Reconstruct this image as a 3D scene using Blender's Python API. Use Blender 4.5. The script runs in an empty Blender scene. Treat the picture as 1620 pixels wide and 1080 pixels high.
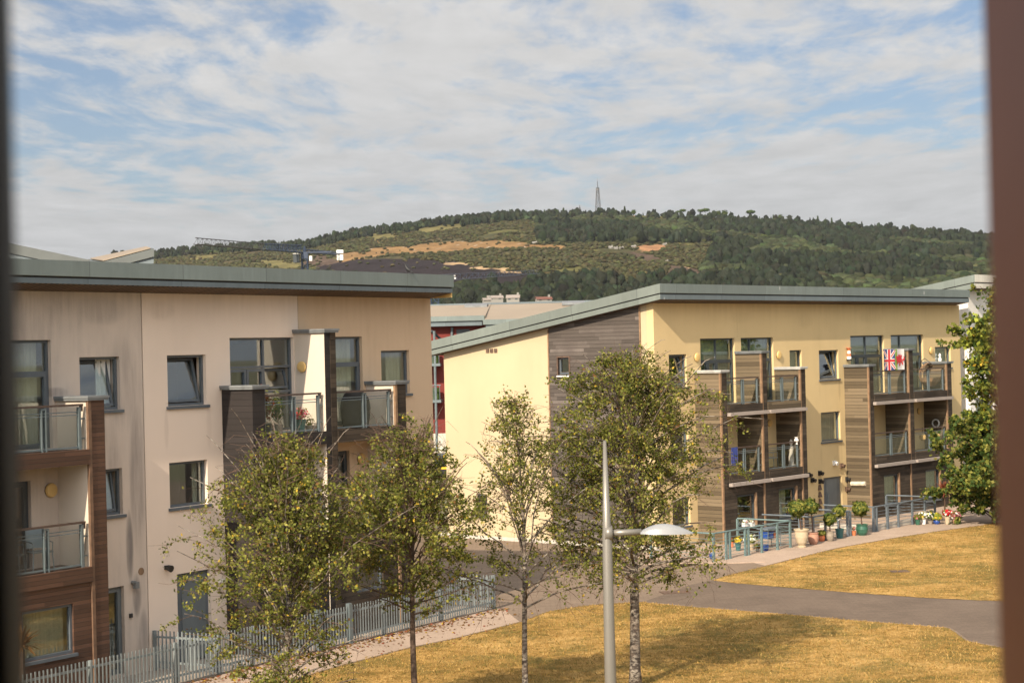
import bpy, math, random
import numpy as np
from mathutils import Vector, Matrix
R = math.radians
rnd = random.Random(7)
C = bpy.context.scene
col = C.collection

# ---------------------------------------------------------------- camera, sky, sun, exposure
CAMZ = 7.65
FPX = 2850.0                       # focal length in pixels of a 1620 px wide picture
ROLL, PITCH = 0.0245, 15.0 / 2850.0
cam = bpy.data.objects.new('camera', bpy.data.cameras.new('camera'))
col.objects.link(cam)
C.camera = cam
cam.data.sensor_width = 36.0
cam.data.lens = FPX * 36.0 / 1620.0
cam.data.clip_start = 0.05
cam.data.clip_end = 9000
_right = Vector((math.cos(ROLL), 0, -math.sin(ROLL)))
_up0 = Vector((math.sin(ROLL), 0, math.cos(ROLL)))
_fwd = (Vector((0, 1, 0)) + Vector((0, 0, 1)) * PITCH).normalized()
_right = (_right - _fwd * _right.dot(_fwd)).normalized()
_up = _right.cross(_fwd).normalized()
M3 = Matrix((_right, _up, -_fwd)).transposed()
cam.matrix_world = Matrix.Translation((0, 0, CAMZ)) @ M3.to_4x4()
cam.data.dof.use_dof = True
cam.data.dof.focus_distance = 62.0
cam.data.dof.aperture_fstop = 2.9
CAMP = Vector((0, 0, CAMZ))

def ray(px, py):
    return _fwd + _right * ((px - 810) / FPX) - _up * ((py - 540) / FPX)
def at(px, py, d):
    """world point seen at a photo pixel, d metres away along the view axis"""
    return CAMP + ray(px, py) * d
def gnd(px, py, z=0.0):
    r = ray(px, py); k = (z - CAMZ) / r.z
    return CAMP + r * k
def proj(p):
    q = Vector(p) - CAMP; d = q.dot(_fwd)
    return 810 + q.dot(_right) / d * FPX, 540 - q.dot(_up) / d * FPX

SUN_AZ, SUN_EL = 26.0, 34.0        # light travels 29.5 deg right of the view axis
sundir = Vector((-math.sin(R(SUN_AZ)) * math.cos(R(SUN_EL)), -math.cos(R(SUN_AZ)) * math.cos(R(SUN_EL)), math.sin(R(SUN_EL))))
sl = bpy.data.lights.new('sun', 'SUN'); sl.energy = 4.9; sl.angle = R(0.6); sl.color = (1.0, 0.85, 0.66)
so = bpy.data.objects.new('sun', sl); col.objects.link(so)
so.rotation_euler = sundir.to_track_quat('Z', 'Y').to_euler()
so.location = (-20, -30, 60)
C.view_settings.view_transform = 'Standard'
C.view_settings.look = 'None'
C.view_settings.exposure = 0.62
C.view_settings.gamma = 1.0

# ---------------------------------------------------------------- node helpers
class NT:
    def __init__(s, nt): s.nt = nt
    def n(s, t, ins=None, **at_):
        nd = s.nt.nodes.new(t)
        for k, v in at_.items(): setattr(nd, k, v)
        for k, v in (ins or {}).items():
            sk = nd.inputs[k]
            if isinstance(v, bpy.types.NodeSocket): s.nt.links.new(v, sk)
            else: sk.default_value = v
        return nd
    def math(s, op, a, b=0.0, c=0.0, clamp=False):
        nd = s.n('ShaderNodeMath', {0: a, 1: b, 2: c}, operation=op, use_clamp=clamp); return nd.outputs[0]
    def vmath(s, op, a, b=(0, 0, 0)):
        nd = s.n('ShaderNodeVectorMath', {0: a, 1: b}, operation=op); return nd.outputs[0]
    def noise(s, vec, scale=1.0, detail=4.0, rough=0.55, dist=0.0):
        return s.n('ShaderNodeTexNoise', {'Vector': vec, 'Scale': scale, 'Detail': detail, 'Roughness': rough, 'Distortion': dist}).outputs['Fac']
    def white(s, vec):
        return s.n('ShaderNodeTexWhiteNoise', {'Vector': vec}, noise_dimensions='3D').outputs['Value']
    def mix(s, f, a, b, mode='MIX'):
        nd = s.nt.nodes.new('ShaderNodeMix'); nd.data_type = 'RGBA'; nd.blend_type = mode
        for i, v in ((0, f), (6, a), (7, b)):
            if isinstance(v, bpy.types.NodeSocket): s.nt.links.new(v, nd.inputs[i])
            else:
                if i and len(v) == 3: v = (*v, 1)
                nd.inputs[i].default_value = v
        return nd.outputs[2]
    def ramp(s, f, stops, interp='LINEAR'):
        nd = s.nt.nodes.new('ShaderNodeValToRGB'); cr = nd.color_ramp; cr.interpolation = interp
        while len(cr.elements) > 1: cr.elements.remove(cr.elements[-1])
        for i, (p, c) in enumerate(stops):
            e = cr.elements[0] if i == 0 else cr.elements.new(p)
            e.position = p
            e.color = (*c, 1) if not isinstance(c, (int, float)) else (c, c, c, 1)
        s.nt.links.new(f, nd.inputs[0]); return nd.outputs[0]
    def rng(s, v, a, b, c=0.0, d=1.0, smooth=False):
        nd = s.n('ShaderNodeMapRange', {0: v, 1: a, 2: b, 3: c, 4: d}, clamp=True)
        if smooth: nd.interpolation_type = 'SMOOTHSTEP'
        return nd.outputs[0]
    def sep(s, v):
        o = s.n('ShaderNodeSeparateXYZ', {0: v}).outputs; return o[0], o[1], o[2]
    def comb(s, x, y, z): return s.n('ShaderNodeCombineXYZ', {0: x, 1: y, 2: z}).outputs[0]
    def scale(s, v, xyz): return s.vmath('MULTIPLY', v, xyz)

def world():
    w = bpy.data.worlds.new('World'); C.world = w; w.use_nodes = True
    t = NT(w.node_tree); w.node_tree.nodes.clear()
    d = t.n('ShaderNodeTexCoord').outputs['Generated']
    d = t.vmath('NORMALIZE', d)
    sky = t.n('ShaderNodeTexSky', sky_type='NISHITA', sun_disc=False, sun_elevation=R(SUN_EL), sun_rotation=R(180 + SUN_AZ),
              altitude=10, air_density=1.0, dust_density=1.2, ozone_density=1.5).outputs[0]
    x, y, z = t.sep(d)
    zc = t.math('ADD', t.math('MAXIMUM', z, 0.0), 0.035)
    u = t.math('DIVIDE', x, zc); v = t.math('DIVIDE', y, zc)
    p = t.comb(u, v, 0.0)
    # clouds: a thin rippled altocumulus sheet on a plane overhead
    warp = t.n('ShaderNodeTexNoise', {'Vector': p, 'Scale': 0.35, 'Detail': 3.0}).outputs['Color']
    pw = t.vmath('ADD', p, t.scale(warp, (0.9, 0.9, 0)))
    big = t.noise(t.scale(pw, (1.0, 0.42, 1)), 0.6, 2.0, 0.5)
    mid = t.noise(t.scale(pw, (1.8, 0.70, 1)), 2.4, 8.0, 0.62)
    rip = t.noise(t.scale(pw, (3.0, 1.3, 1)), 2.2, 5.0, 0.6, 0.4)
    den = t.math('ADD', t.math('MULTIPLY', big, 0.50), t.math('ADD', t.math('MULTIPLY', mid, 0.46), t.math('MULTIPLY', rip, 0.18)))
    # a clearer lane of sky in front, slightly to the left, higher up
    side = t.rng(t.math('DIVIDE', x, t.math('MAXIMUM', y, 0.05)), -0.30, 0.22, 0.0, 1.0)
    lane = t.math('MULTIPLY', side, 0.045)
    den = t.math('ADD', den, lane)
    den = t.math('ADD', den, t.rng(z, 0.11, 0.03, 0.0, 0.16))
    mask = t.rng(den, 0.485, 0.635, 0.10, 1.0, True)
    mask = t.math('MULTIPLY', mask, 0.95)
    sx = t.n('ShaderNodeVectorMath', {0: d, 1: tuple(sundir)}, operation='DOT_PRODUCT').outputs['Value']
    glow = t.math('POWER', t.math('MAXIMUM', sx, 0.0), 3.0)
    tex = t.rng(t.noise(t.scale(pw, (2.2, 1.1, 1)), 1.6, 5.0, 0.6), 0.3, 0.75, 0.86, 1.06)
    ccol = t.mix(t.rng(z, 0.02, 0.16), (0.355, 0.36, 0.372), (0.47, 0.462, 0.452))
    ccol = t.mix(1.0, ccol, t.comb(tex, tex, tex), 'MULTIPLY')
    up = t.math('ADD', 1.0, t.math('ADD', t.math('MULTIPLY', glow, 3.7), t.rng(z, 0.22, 0.7, 0.0, 0.85)))
    ccol = t.mix(1.0, ccol, t.comb(up, up, up), 'MULTIPLY')
    blue = t.mix(1.0, sky, (0.054, 0.0565, 0.063), 'MULTIPLY')
    cl = t.mix(mask, blue, ccol)
    hz = t.rng(z, 0.0, 0.05, 1.0, 0.0, True)
    cl = t.mix(t.math('MULTIPLY', hz, 0.5), cl, (0.36, 0.365, 0.375))
    bg = t.n('ShaderNodeBackground', {'Color': cl, 'Strength': 1.0})
    o = t.n('ShaderNodeOutputWorld'); w.node_tree.links.new(bg.outputs[0], o.inputs[0])
world()

# ---------------------------------------------------------------- materials
MATS = {}
def pmat(name, fn=None, color=(0.5, 0.5, 0.5), rough=0.7, metal=0.0, spec=0.5, var=0.12, vscale=3.0, bump=0.0, bscale=20.0):
    m = bpy.data.materials.new(name); m.use_nodes = True
    nt = m.node_tree; t = NT(nt); b = nt.nodes['Principled BSDF']
    b.inputs['Roughness'].default_value = rough; b.inputs['Metallic'].default_value = metal
    b.inputs['Specular IOR Level'].default_value = spec
    oc = t.n('ShaderNodeTexCoord').outputs['Object']
    if fn:
        r = fn(t, oc, b)
        if r is not None: nt.links.new(r, b.inputs['Base Color'])
    else:
        f = t.noise(oc, vscale, 5.0, 0.6)
        lo = tuple(max(0, c * (1 - var)) for c in color); hi = tuple(min(1, c * (1 + var)) for c in color)
        nt.links.new(t.ramp(f, [(0.3, lo), (0.7, hi)]), b.inputs['Base Color'])
    if bump:
        bn = t.n('ShaderNodeBump', {'Height': t.noise(oc, bscale, 4.0), 'Strength': bump, 'Distance': 0.02})
        nt.links.new(bn.outputs[0], b.inputs['Normal'])
    MATS[name] = m; return m

def render_wall(c, stain, streak=0.5, dirty=0.0, ztop=9.3, marks=()):
    def fn(t, oc, b):
        x, y, z = t.sep(oc)
        h = t.math('ADD', x, y)
        v1 = t.noise(t.comb(t.math('MULTIPLY', h, 4.0), 0.0, t.math('MULTIPLY', z, 0.45)), 1.0, 4.0, 0.62)
        v2 = t.noise(t.comb(h, 3.0, t.math('MULTIPLY', z, 0.55)), 0.55, 5.0, 0.6)
        f1 = t.rng(v1, 0.42, 0.78, 0.0, streak)
        f2 = t.rng(v2, 0.50 - dirty * 0.18, 0.80 - dirty * 0.15, 0.0, 0.25 + dirty * 0.7)
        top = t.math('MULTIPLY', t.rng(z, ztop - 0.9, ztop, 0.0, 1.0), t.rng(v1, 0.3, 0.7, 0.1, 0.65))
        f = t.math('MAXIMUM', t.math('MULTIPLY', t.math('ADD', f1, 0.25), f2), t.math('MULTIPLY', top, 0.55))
        f = t.math('ADD', f, t.math('MULTIPLY', f1, 0.07), clamp=True)
        for (mx, mz, mw, mh, ms) in marks:
            a = t.math('DIVIDE', t.math('SUBTRACT', x, mx), mw); c2 = t.math('DIVIDE', t.math('SUBTRACT', z, mz), mh)
            q = t.math('ADD', t.math('MULTIPLY', a, a), t.math('MULTIPLY', c2, c2))
            g_ = t.math('MULTIPLY', t.rng(q, 1.0, 0.1, 0.0, ms, True), t.rng(v1, 0.3, 0.62, 0.25, 1.0))
            f = t.math('MAXIMUM', f, g_)
        base = t.mix(t.rng(t.noise(oc, 0.35, 3.0), 0.3, 0.7), c, tuple(k * 0.90 for k in c))
        fine = t.noise(oc, 26.0, 3.0)
        base = t.mix(t.rng(fine, 0.2, 0.8, 0.0, 0.10), base, tuple(k * 0.6 for k in c))
        bn = t.n('ShaderNodeBump', {'Height': fine, 'Strength': 0.15, 'Distance': 0.01})
        t.nt.links.new(bn.outputs[0], b.inputs['Normal'])
        return t.mix(f, base, stain)
    return fn

def boards(cols, pitch=0.145, gapdark=0.35, seg=2.6, grain=0.35, bleach=None):
    """horizontal boards: every board and board length its own tone, dark joints"""
    def fn(t, oc, b):
        x, y, z = t.sep(oc)
        h = t.math('ADD', x, t.math('MULTIPLY', y, 1.0))
        row = t.math('DIVIDE', z, pitch); ri = t.math('FLOOR', row); rf = t.math('FRACT', row)
        off = t.white(t.comb(ri, 3.1, 0.7))
        si = t.math('FLOOR', t.math('ADD', t.math('DIVIDE', h, seg), t.math('MULTIPLY', off, 5.0)))
        tone = t.white(t.comb(ri, si, 1.3))
        g = t.noise(t.comb(t.math('MULTIPLY', h, 1.6), ri, t.math('MULTIPLY', z, 30.0)), 2.0, 5.0, 0.65)
        tone2 = t.math('ADD', t.math('MULTIPLY', tone, 0.55), t.math('MULTIPLY', g, grain * 1.25))
        c = t.ramp(tone2, [(0.12, cols[0]), (0.45, cols[1]), (0.85, cols[2])])
        if bleach:
            w = t.rng(t.noise(oc, 0.8, 5.0, 0.65), 0.45, 0.7, 0.0, 0.8)
            c = t.mix(w, c, bleach)
        gap = t.math('LESS_THAN', rf, 0.085)
        c = t.mix(t.math('MULTIPLY', gap, 1 - gapdark), c, (0.012, 0.010, 0.009))
        prof = t.math('MULTIPLY', t.math('SUBTRACT', 1.0, gap), t.math('ADD', 0.6, t.math('MULTIPLY', rf, 0.4)))
        bn = t.n('ShaderNodeBump', {'Height': t.math('ADD', prof, t.math('MULTIPLY', g, 0.15)), 'Strength': 0.8, 'Distance': 0.02})
        t.nt.links.new(bn.outputs[0], b.inputs['Normal'])
        return c
    return fn

def zinc(c, pan=3.1):
    def fn(t, oc, b):
        x, y, z = t.sep(oc)
        h = t.math('ADD', x, t.math('MULTIPLY', y, 0.97))
        p = t.math('DIVIDE', h, pan); pi_ = t.math('FLOOR', p)
        tone = t.rng(t.white(t.comb(pi_, 2.0, 5.0)), 0, 1, 0.90, 1.08)
        seam = t.math('LESS_THAN', t.math('FRACT', p), 0.006)
        n1 = t.rng(t.noise(t.scale(oc, (1, 1, 0.4)), 1.6, 6.0, 0.65), 0.3, 0.7, 0.90, 1.10)
        st = t.rng(t.noise(t.comb(t.math('MULTIPLY', h, 9.0), 0.0, t.math('MULTIPLY', z, 0.8)), 1.0, 3.0), 0.5, 0.85, 1.0, 1.16)
        k = t.math('MULTIPLY', t.math('MULTIPLY', tone, n1), st)
        cc = t.mix(1.0, c, t.comb(k, k, k), 'MULTIPLY')
        # bird droppings: a few small pale marks
        vd = t.n('ShaderNodeTexVoronoi', {'Vector': t.scale(oc, (1, 1, 0.35)), 'Scale': 1.1}).outputs['Distance']
        cc = t.mix(t.rng(vd, 0.045, 0.02, 0.0, 0.6), cc, (0.7, 0.7, 0.66))
        return t.mix(t.math('MULTIPLY', seam, 0.7), cc, tuple(q * 0.35 for q in c))
    return fn

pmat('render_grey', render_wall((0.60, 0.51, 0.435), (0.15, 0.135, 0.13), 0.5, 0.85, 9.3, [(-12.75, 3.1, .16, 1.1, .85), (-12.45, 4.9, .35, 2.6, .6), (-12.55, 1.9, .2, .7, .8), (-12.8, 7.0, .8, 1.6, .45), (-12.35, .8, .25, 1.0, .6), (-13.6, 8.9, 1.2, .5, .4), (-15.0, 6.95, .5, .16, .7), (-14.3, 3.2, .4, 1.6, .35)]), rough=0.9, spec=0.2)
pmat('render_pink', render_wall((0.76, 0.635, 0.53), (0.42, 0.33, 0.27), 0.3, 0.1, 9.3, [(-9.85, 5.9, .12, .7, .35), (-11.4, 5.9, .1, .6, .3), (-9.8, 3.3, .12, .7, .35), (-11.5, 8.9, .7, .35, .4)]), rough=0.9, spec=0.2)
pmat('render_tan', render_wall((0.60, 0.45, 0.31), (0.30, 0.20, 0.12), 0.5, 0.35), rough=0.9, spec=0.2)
pmat('render_white', render_wall((0.62, 0.54, 0.45), (0.35, 0.30, 0.25), 0.3, 0.25), rough=0.9, spec=0.2)
pmat('render_yellow', render_wall((0.62, 0.475, 0.255), (0.34, 0.25, 0.14), 0.4, 0.3, 9.3, [(13.6, 5.6, .12, .6, .4), (11.95, 5.6, .1, .5, .35), (13.65, 2.9, .12, .6, .4), (11.95, 2.8, .1, .5, .3), (2.15, 5.6, .1, .5, .35), (.9, 5.5, .1, .5, .3), (24.3, 5.9, .15, .6, .35), (10.9, 8.7, .8, .5, .3), (16.5, 8.8, 1.5, .4, .3), (6.0, 8.8, 1.2, .35, .3), (11.0, .5, 1.2, .5, .4), (5.7, 8.6, .06, .9, .35)]), rough=0.9, spec=0.2)
pmat('render_gable', render_wall((0.50, 0.405, 0.262), (0.33, 0.25, 0.16), 0.35, 0.35), rough=0.9, spec=0.2)
pmat('render_pale', render_wall((0.74, 0.72, 0.68), (0.45, 0.43, 0.40), 0.2, 0.0), rough=0.9, spec=0.2)
pmat('render_red', render_wall((0.17, 0.035, 0.03), (0.14, 0.035, 0.03), 0.3, 0.1), rough=0.9, spec=0.2)
pmat('boards_black', boards([(0.016, 0.013, 0.013), (0.024, 0.020, 0.019), (0.034, 0.028, 0.027)], 0.16, 0.25), rough=0.75, spec=0.3)
pmat('boards_red', boards([(0.06, 0.033, 0.022), (0.09, 0.048, 0.031), (0.125, 0.066, 0.043)], 0.10, 0.3), rough=0.6, spec=0.35)
pmat('boards_old', boards([(0.020, 0.015, 0.011), (0.045, 0.034, 0.024), (0.085, 0.065, 0.047)], 0.13, 0.25, bleach=(0.07, 0.055, 0.042)), rough=0.85, spec=0.25)
pmat('boards_gold', boards([(0.05, 0.037, 0.023), (0.115, 0.088, 0.054), (0.20, 0.155, 0.10)], 0.145, 0.2, seg=11.0), rough=0.75, spec=0.3)
pmat('boards_silver', boards([(0.045, 0.038, 0.033), (0.09, 0.076, 0.066), (0.17, 0.145, 0.13)], 0.145, 0.2, seg=1.7, bleach=(0.085, 0.07, 0.062)), rough=0.85, spec=0.25)
pmat('timber_trim', color=(0.22, 0.135, 0.075), var=0.3, vscale=5, rough=0.7)
pmat('timber_mid', color=(0.13, 0.075, 0.045), var=0.3, vscale=5, rough=0.7)
pmat('timber_dark', color=(0.10, 0.06, 0.04), var=0.4, vscale=6, rough=0.7)
pmat('zinc', zinc((0.150, 0.182, 0.176)), rough=0.55, metal=0.0, spec=0.4)
pmat('zinc_light', zinc((0.145, 0.168, 0.152)), rough=0.55, spec=0.4)
pmat('zinc_lit', zinc((0.55, 0.53, 0.47)), rough=0.6, spec=0.3)  # zinc paled for one roof front, the warm light on it put into the colour
pmat('zinc_band', zinc((0.12, 0.15, 0.165)), rough=0.5, spec=0.4)
pmat('shadow_gap', color=(0.02, 0.02, 0.02), rough=0.8)
pmat('coping', color=(0.16, 0.17, 0.175), var=0.2, rough=0.5)
pmat('coping_pale', color=(0.42, 0.42, 0.40), var=0.2, rough=0.5)
def soffit(t, oc, b):
    x, y, z = t.sep(oc)
    f = t.math('FRACT', t.math('DIVIDE', x, 0.17))
    g = t.math('LESS_THAN', f, 0.42)
    n = t.ramp(t.white(t.comb(t.math('FLOOR', t.math('DIVIDE', x, 0.17)), 1, 1)), [(0, (0.10, 0.066, 0.046)), (1, (0.17, 0.11, 0.075))])
    return t.mix(g, n, (0.012, 0.010, 0.010))
pmat('soffit_slats', soffit, rough=0.8)
pmat('frame_grey', color=(0.085, 0.10, 0.115), var=0.1, rough=0.45)
pmat('frame_dark', color=(0.035, 0.045, 0.052), var=0.1, rough=0.45)
pmat('door_grey', color=(0.115, 0.135, 0.145), var=0.1, rough=0.5)
pmat('rail_metal', color=(0.15, 0.185, 0.195), var=0.12, rough=0.42, metal=0.35)
pmat('rail_teal', color=(0.12, 0.18, 0.18), var=0.15, rough=0.5)
pmat('rail_slate', color=(0.11, 0.135, 0.155), var=0.15, rough=0.5)
pmat('fence_metal', color=(0.20, 0.23, 0.235), var=0.2, rough=0.5, metal=0.2)
pmat('handrail', color=(0.07, 0.045, 0.035), var=0.2, rough=0.5)
pmat('lamp_glass', color=(0.62, 0.42, 0.16), var=0.05, rough=0.4)
pmat('white_paint', color=(0.72, 0.71, 0.68), var=0.06, rough=0.5)
pmat('awning', color=(0.31, 0.265, 0.235), var=0.08, rough=0.6)
pmat('black_plastic', color=(0.015, 0.015, 0.016), var=0.2, rough=0.5)
pmat('cover_cloth', color=(0.022, 0.020, 0.018), var=0.3, rough=0.85, vscale=8)
pmat('pole_grey', color=(0.20, 0.185, 0.16), var=0.05, rough=0.35, metal=0.3, vscale=1)
pmat('lamp_hood', color=(0.25, 0.255, 0.26), var=0.05, rough=0.3, vscale=4)
pmat('concrete', color=(0.46, 0.42, 0.36), var=0.15, rough=0.9)
pmat('blue_steel', color=(0.025, 0.04, 0.075), var=0.2, rough=0.5)
pmat('pale_steel', color=(0.22, 0.22, 0.22), var=0.1, rough=0.5)
pmat('mast_steel', color=(0.05, 0.048, 0.045), var=0.1, rough=0.6)
pmat('bird_black', color=(0.010, 0.010, 0.011), var=0.3, rough=0.6)
pmat('sash_wood', color=(0.26, 0.068, 0.018), var=0.10, vscale=2, rough=0.55)
pmat('frame_black', color=(0.005, 0.004, 0.004), var=0.2, rough=0.6)
pmat('plaster', color=(0.30, 0.28, 0.26), var=0.05, rough=0.9)
def curtain(c):
    def fn(t, oc, b):
        x, y, z = t.sep(oc)
        f = t.noise(t.comb(t.math('MULTIPLY', t.math('ADD', x, y), 14.0), 0, t.math('MULTIPLY', z, 0.4)), 1.0, 2.0)
        return t.mix(t.rng(f, 0.3, 0.7), c, tuple(k * 0.72 for k in c))
    return fn
pmat('curtain_cream', curtain((0.62, 0.56, 0.44)), rough=0.9)
pmat('curtain_white', curtain((0.75, 0.75, 0.72)), rough=0.9)
pmat('blind_beige', curtain((0.48, 0.42, 0.30)), rough=0.9)
pmat('blind_green', curtain((0.36, 0.40, 0.30)), rough=0.9)

def glass_mat(name, tint=(0.55, 0.6, 0.58), refl=0.10, alpha=0.86):
    m = bpy.data.materials.new(name); m.use_nodes = True; nt = m.node_tree; t = NT(nt)
    nt.nodes.clear()
    fr = t.math('POWER', t.n('ShaderNodeLayerWeight', {'Blend': .5}).outputs['Facing'], 4.0)
    f = t.math('ADD', t.math('MULTIPLY', fr, .9), .03 + refl, clamp=True)
    tr = t.n('ShaderNodeBsdfTransparent', {'Color': (*tint, 1)}).outputs[0]
    gl = t.n('ShaderNodeBsdfGlossy', {'Color': (0.9, 0.95, 1.0, 1), 'Roughness': 0.02}).outputs[0]
    mx = t.n('ShaderNodeMixShader', {0: f, 1: tr, 2: gl}).outputs[0]
    df = t.n('ShaderNodeBsdfDiffuse', {'Color': (0.30, 0.31, 0.30, 1)}).outputs[0]
    mx2 = t.n('ShaderNodeMixShader', {0: 1 - alpha, 1: mx, 2: df}).outputs[0]
    o = t.n('ShaderNodeOutputMaterial', {0: mx2}); MATS[name] = m
glass_mat('glass', (0.84, 0.88, 0.86), 0.10, 0.995)
glass_mat('glass_rail', (0.97, 0.985, 0.98), 0.0, 0.993)

# ---------------------------------------------------------------- mesh helpers
class MB:
    def __init__(s): s.v = []; s.f = []; s.m = []
    def face(s, pts, mi=0):
        b = len(s.v); s.v += [tuple(p) for p in pts]; s.f.append(tuple(range(b, b + len(pts)))); s.m.append(mi)
    def box(s, x0, x1, y0, y1, z0, z1, mi=0):
        if x0 > x1: x0, x1 = x1, x0
        if y0 > y1: y0, y1 = y1, y0
        if z0 > z1: z0, z1 = z1, z0
        b = len(s.v)
        s.v += [(x0, y0, z0), (x1, y0, z0), (x1, y1, z0), (x0, y1, z0), (x0, y0, z1), (x1, y0, z1), (x1, y1, z1), (x0, y1, z1)]
        for q in ((0, 3, 2, 1), (4, 5, 6, 7), (0, 1, 5, 4), (1, 2, 6, 5), (2, 3, 7, 6), (3, 0, 4, 7)):
            s.f.append(tuple(b + i for i in q)); s.m.append(mi)
        return s
    def hexa(s, p8, mi=0):
        b = len(s.v); s.v += [tuple(p) for p in p8]
        for q in ((0, 3, 2, 1), (4, 5, 6, 7), (0, 1, 5, 4), (1, 2, 6, 5), (2, 3, 7, 6), (3, 0, 4, 7)):
            s.f.append(tuple(b + i for i in q)); s.m.append(mi)
        return s
    def tube(s, pts, rad, n=6, mi=0, cap=True):
        pts = [Vector(p) for p in pts]
        if isinstance(rad, (int, float)): rad = [rad] * len(pts)
        b = len(s.v); ref = None
        for i, p in enumerate(pts):
            d = (pts[min(i + 1, len(pts) - 1)] - pts[max(i - 1, 0)])
            if d.length < 1e-9: d = Vector((0, 0, 1))
            d.normalize()
            if ref is None:
                ref = Vector((1, 0, 0)) if abs(d.x) < 0.8 else Vector((0, 1, 0))
            a = (ref - d * ref.dot(d)).normalized(); ref = a; c = d.cross(a)
            for k in range(n):
                th = 2 * math.pi * k / n
                s.v.append(tuple(p + (a * math.cos(th) + c * math.sin(th)) * rad[i]))
        for i in range(len(pts) - 1):
            for k in range(n):
                k2 = (k + 1) % n
                s.f.append((b + i * n + k, b + i * n + k2, b + (i + 1) * n + k2, b + (i + 1) * n + k)); s.m.append(mi)
        if cap:
            s.f.append(tuple(b + k for k in reversed(range(n)))); s.m.append(mi)
            e = b + (len(pts) - 1) * n
            s.f.append(tuple(e + k for k in range(n))); s.m.append(mi)
        return s
    def lathe(s, prof, c=(0, 0, 0), n=16, mi=0, sx=1.0, sy=1.0):
        b = len(s.v)
        for r, z in prof:
            for k in range(n):
                th = 2 * math.pi * k / n
                s.v.append((c[0] + r * math.cos(th) * sx, c[1] + r * math.sin(th) * sy, c[2] + z))
        for i in range(len(prof) - 1):
            for k in range(n):
                k2 = (k + 1) % n
                s.f.append((b + i * n + k, b + i * n + k2, b + (i + 1) * n + k2, b + (i + 1) * n + k)); s.m.append(mi)
        s.f.append(tuple(b + k for k in reversed(range(n)))); s.m.append(mi)
        e = b + (len(prof) - 1) * n
        s.f.append(tuple(e + k for k in range(n))); s.m.append(mi)
        return s
    def prism(s, poly, fn, a, b_, mi=0):
        """poly 2D, fn(p,q,t)->3D point, extruded from t=a to t=b_"""
        n = len(poly); b = len(s.v)
        s.v += [tuple(fn(p, q, a)) for p, q in poly] + [tuple(fn(p, q, b_)) for p, q in poly]
        s.f.append(tuple(range(b, b + n))); s.m.append(mi)
        s.f.append(tuple(reversed(range(b + n, b + 2 * n)))); s.m.append(mi)
        for i in range(n):
            j = (i + 1) % n
            s.f.append((b + j, b + i, b + n + i, b + n + j)); s.m.append(mi)
        return s
    def build(s, name, mats, parent=None, smooth=False, label=None, fix=True):
        me = bpy.data.meshes.new(name); me.from_pydata(s.v, [], s.f)
        if isinstance(mats, str): mats = [mats]
        for m in mats: me.materials.append(MATS[m])
        if len(mats) > 1: me.polygons.foreach_set('material_index', s.m)
        if smooth: me.polygons.foreach_set('use_smooth', [True] * len(me.polygons))
        me.update()
        if fix and len(s.f) < 60000:
            import bmesh
            bm = bmesh.new(); bm.from_mesh(me); bmesh.ops.recalc_face_normals(bm, faces=bm.faces); bm.to_mesh(me); bm.free()
        o = bpy.data.objects.new(name, me); col.objects.link(o)
        if parent is not None: o.parent = parent
        if label: o['label'] = label
        return o

def tag(o, label=None, cat=None, group=None, kind=None):
    if label: o['label'] = label
    if cat: o['category'] = cat
    if group: o['group'] = group
    if kind: o['kind'] = kind
    return o
def empty(name, loc, rz=0.0, label=None, cat=None, group=None):
    o = bpy.data.objects.new(name, None); o.location = loc; o.rotation_euler = (0, 0, rz)
    o.empty_display_size = 0.3; col.objects.link(o)
    return tag(o, label, cat, group)
def copy_tree(o, parent=None):
    c = o.copy(); col.objects.link(c)
    if parent is not None: c.parent = parent
    for ch in [q for q in o.children]: copy_tree(ch, c)
    return c

class Frame:
    """a facade frame: local x along the facade, local -y towards the viewer's side, z up"""
    def __init__(s, V, dist, u0=0.0):
        L = math.hypot(V, FPX); s.d = Vector((V / L, FPX / L, 0)); s.nrm = Vector((FPX / L, -V / L, 0))
        s.org = s.nrm * (-dist) + s.d * u0; s.ang = math.atan2(s.d.y, s.d.x)
    def uz(s, px, py, off=0.0):
        """photo pixel -> (x along facade, z) on the plane off metres in front of the facade"""
        r = ray(px, py); k = (off - (CAMP - s.org).dot(s.nrm)) / r.dot(s.nrm)
        p = CAMP + r * k; return (p - s.org).dot(s.d), p.z
    def u(s, px, py, off=0.0): return s.uz(px, py, off)[0]
    def z(s, px, py, off=0.0): return s.uz(px, py, off)[1]
    def local(s, p):
        q = Vector(p) - s.org; return Vector((q.dot(s.d), -q.dot(s.nrm), q.z))
    def world(s, x, y, z=0.0): return s.org + s.d * x - s.nrm * y + Vector((0, 0, z))
    def px(s, x, y, z): return proj(s.world(x, y, z))
FA = Frame(1865.0, 31.92); FB = Frame(2440.0, 40.28)
# shift origins so that local x = 0 at the corner the photo shows
_ua = FA.u(680.6, 470.4); FA.org = FA.org + FA.d * _ua
_ub = FB.u(1033.5, 495.0); FB.org = FB.org + FB.d * _ub

# ---------------------------------------------------------------- ground, paths, road
def flat_poly(name, pts, z, mat, kind='structure', label=None, thick=0.0):
    mb = MB(); mb.face([(p[0], p[1], z) for p in pts])
    o = mb.build(name, mat, fix=False)
    if o.data.polygons[0].normal.z < 0: o.data.flip_normals()
    tag(o, label, None, None, kind); return o
def gp(*pts): return [gnd(*p) for p in pts]

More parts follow.
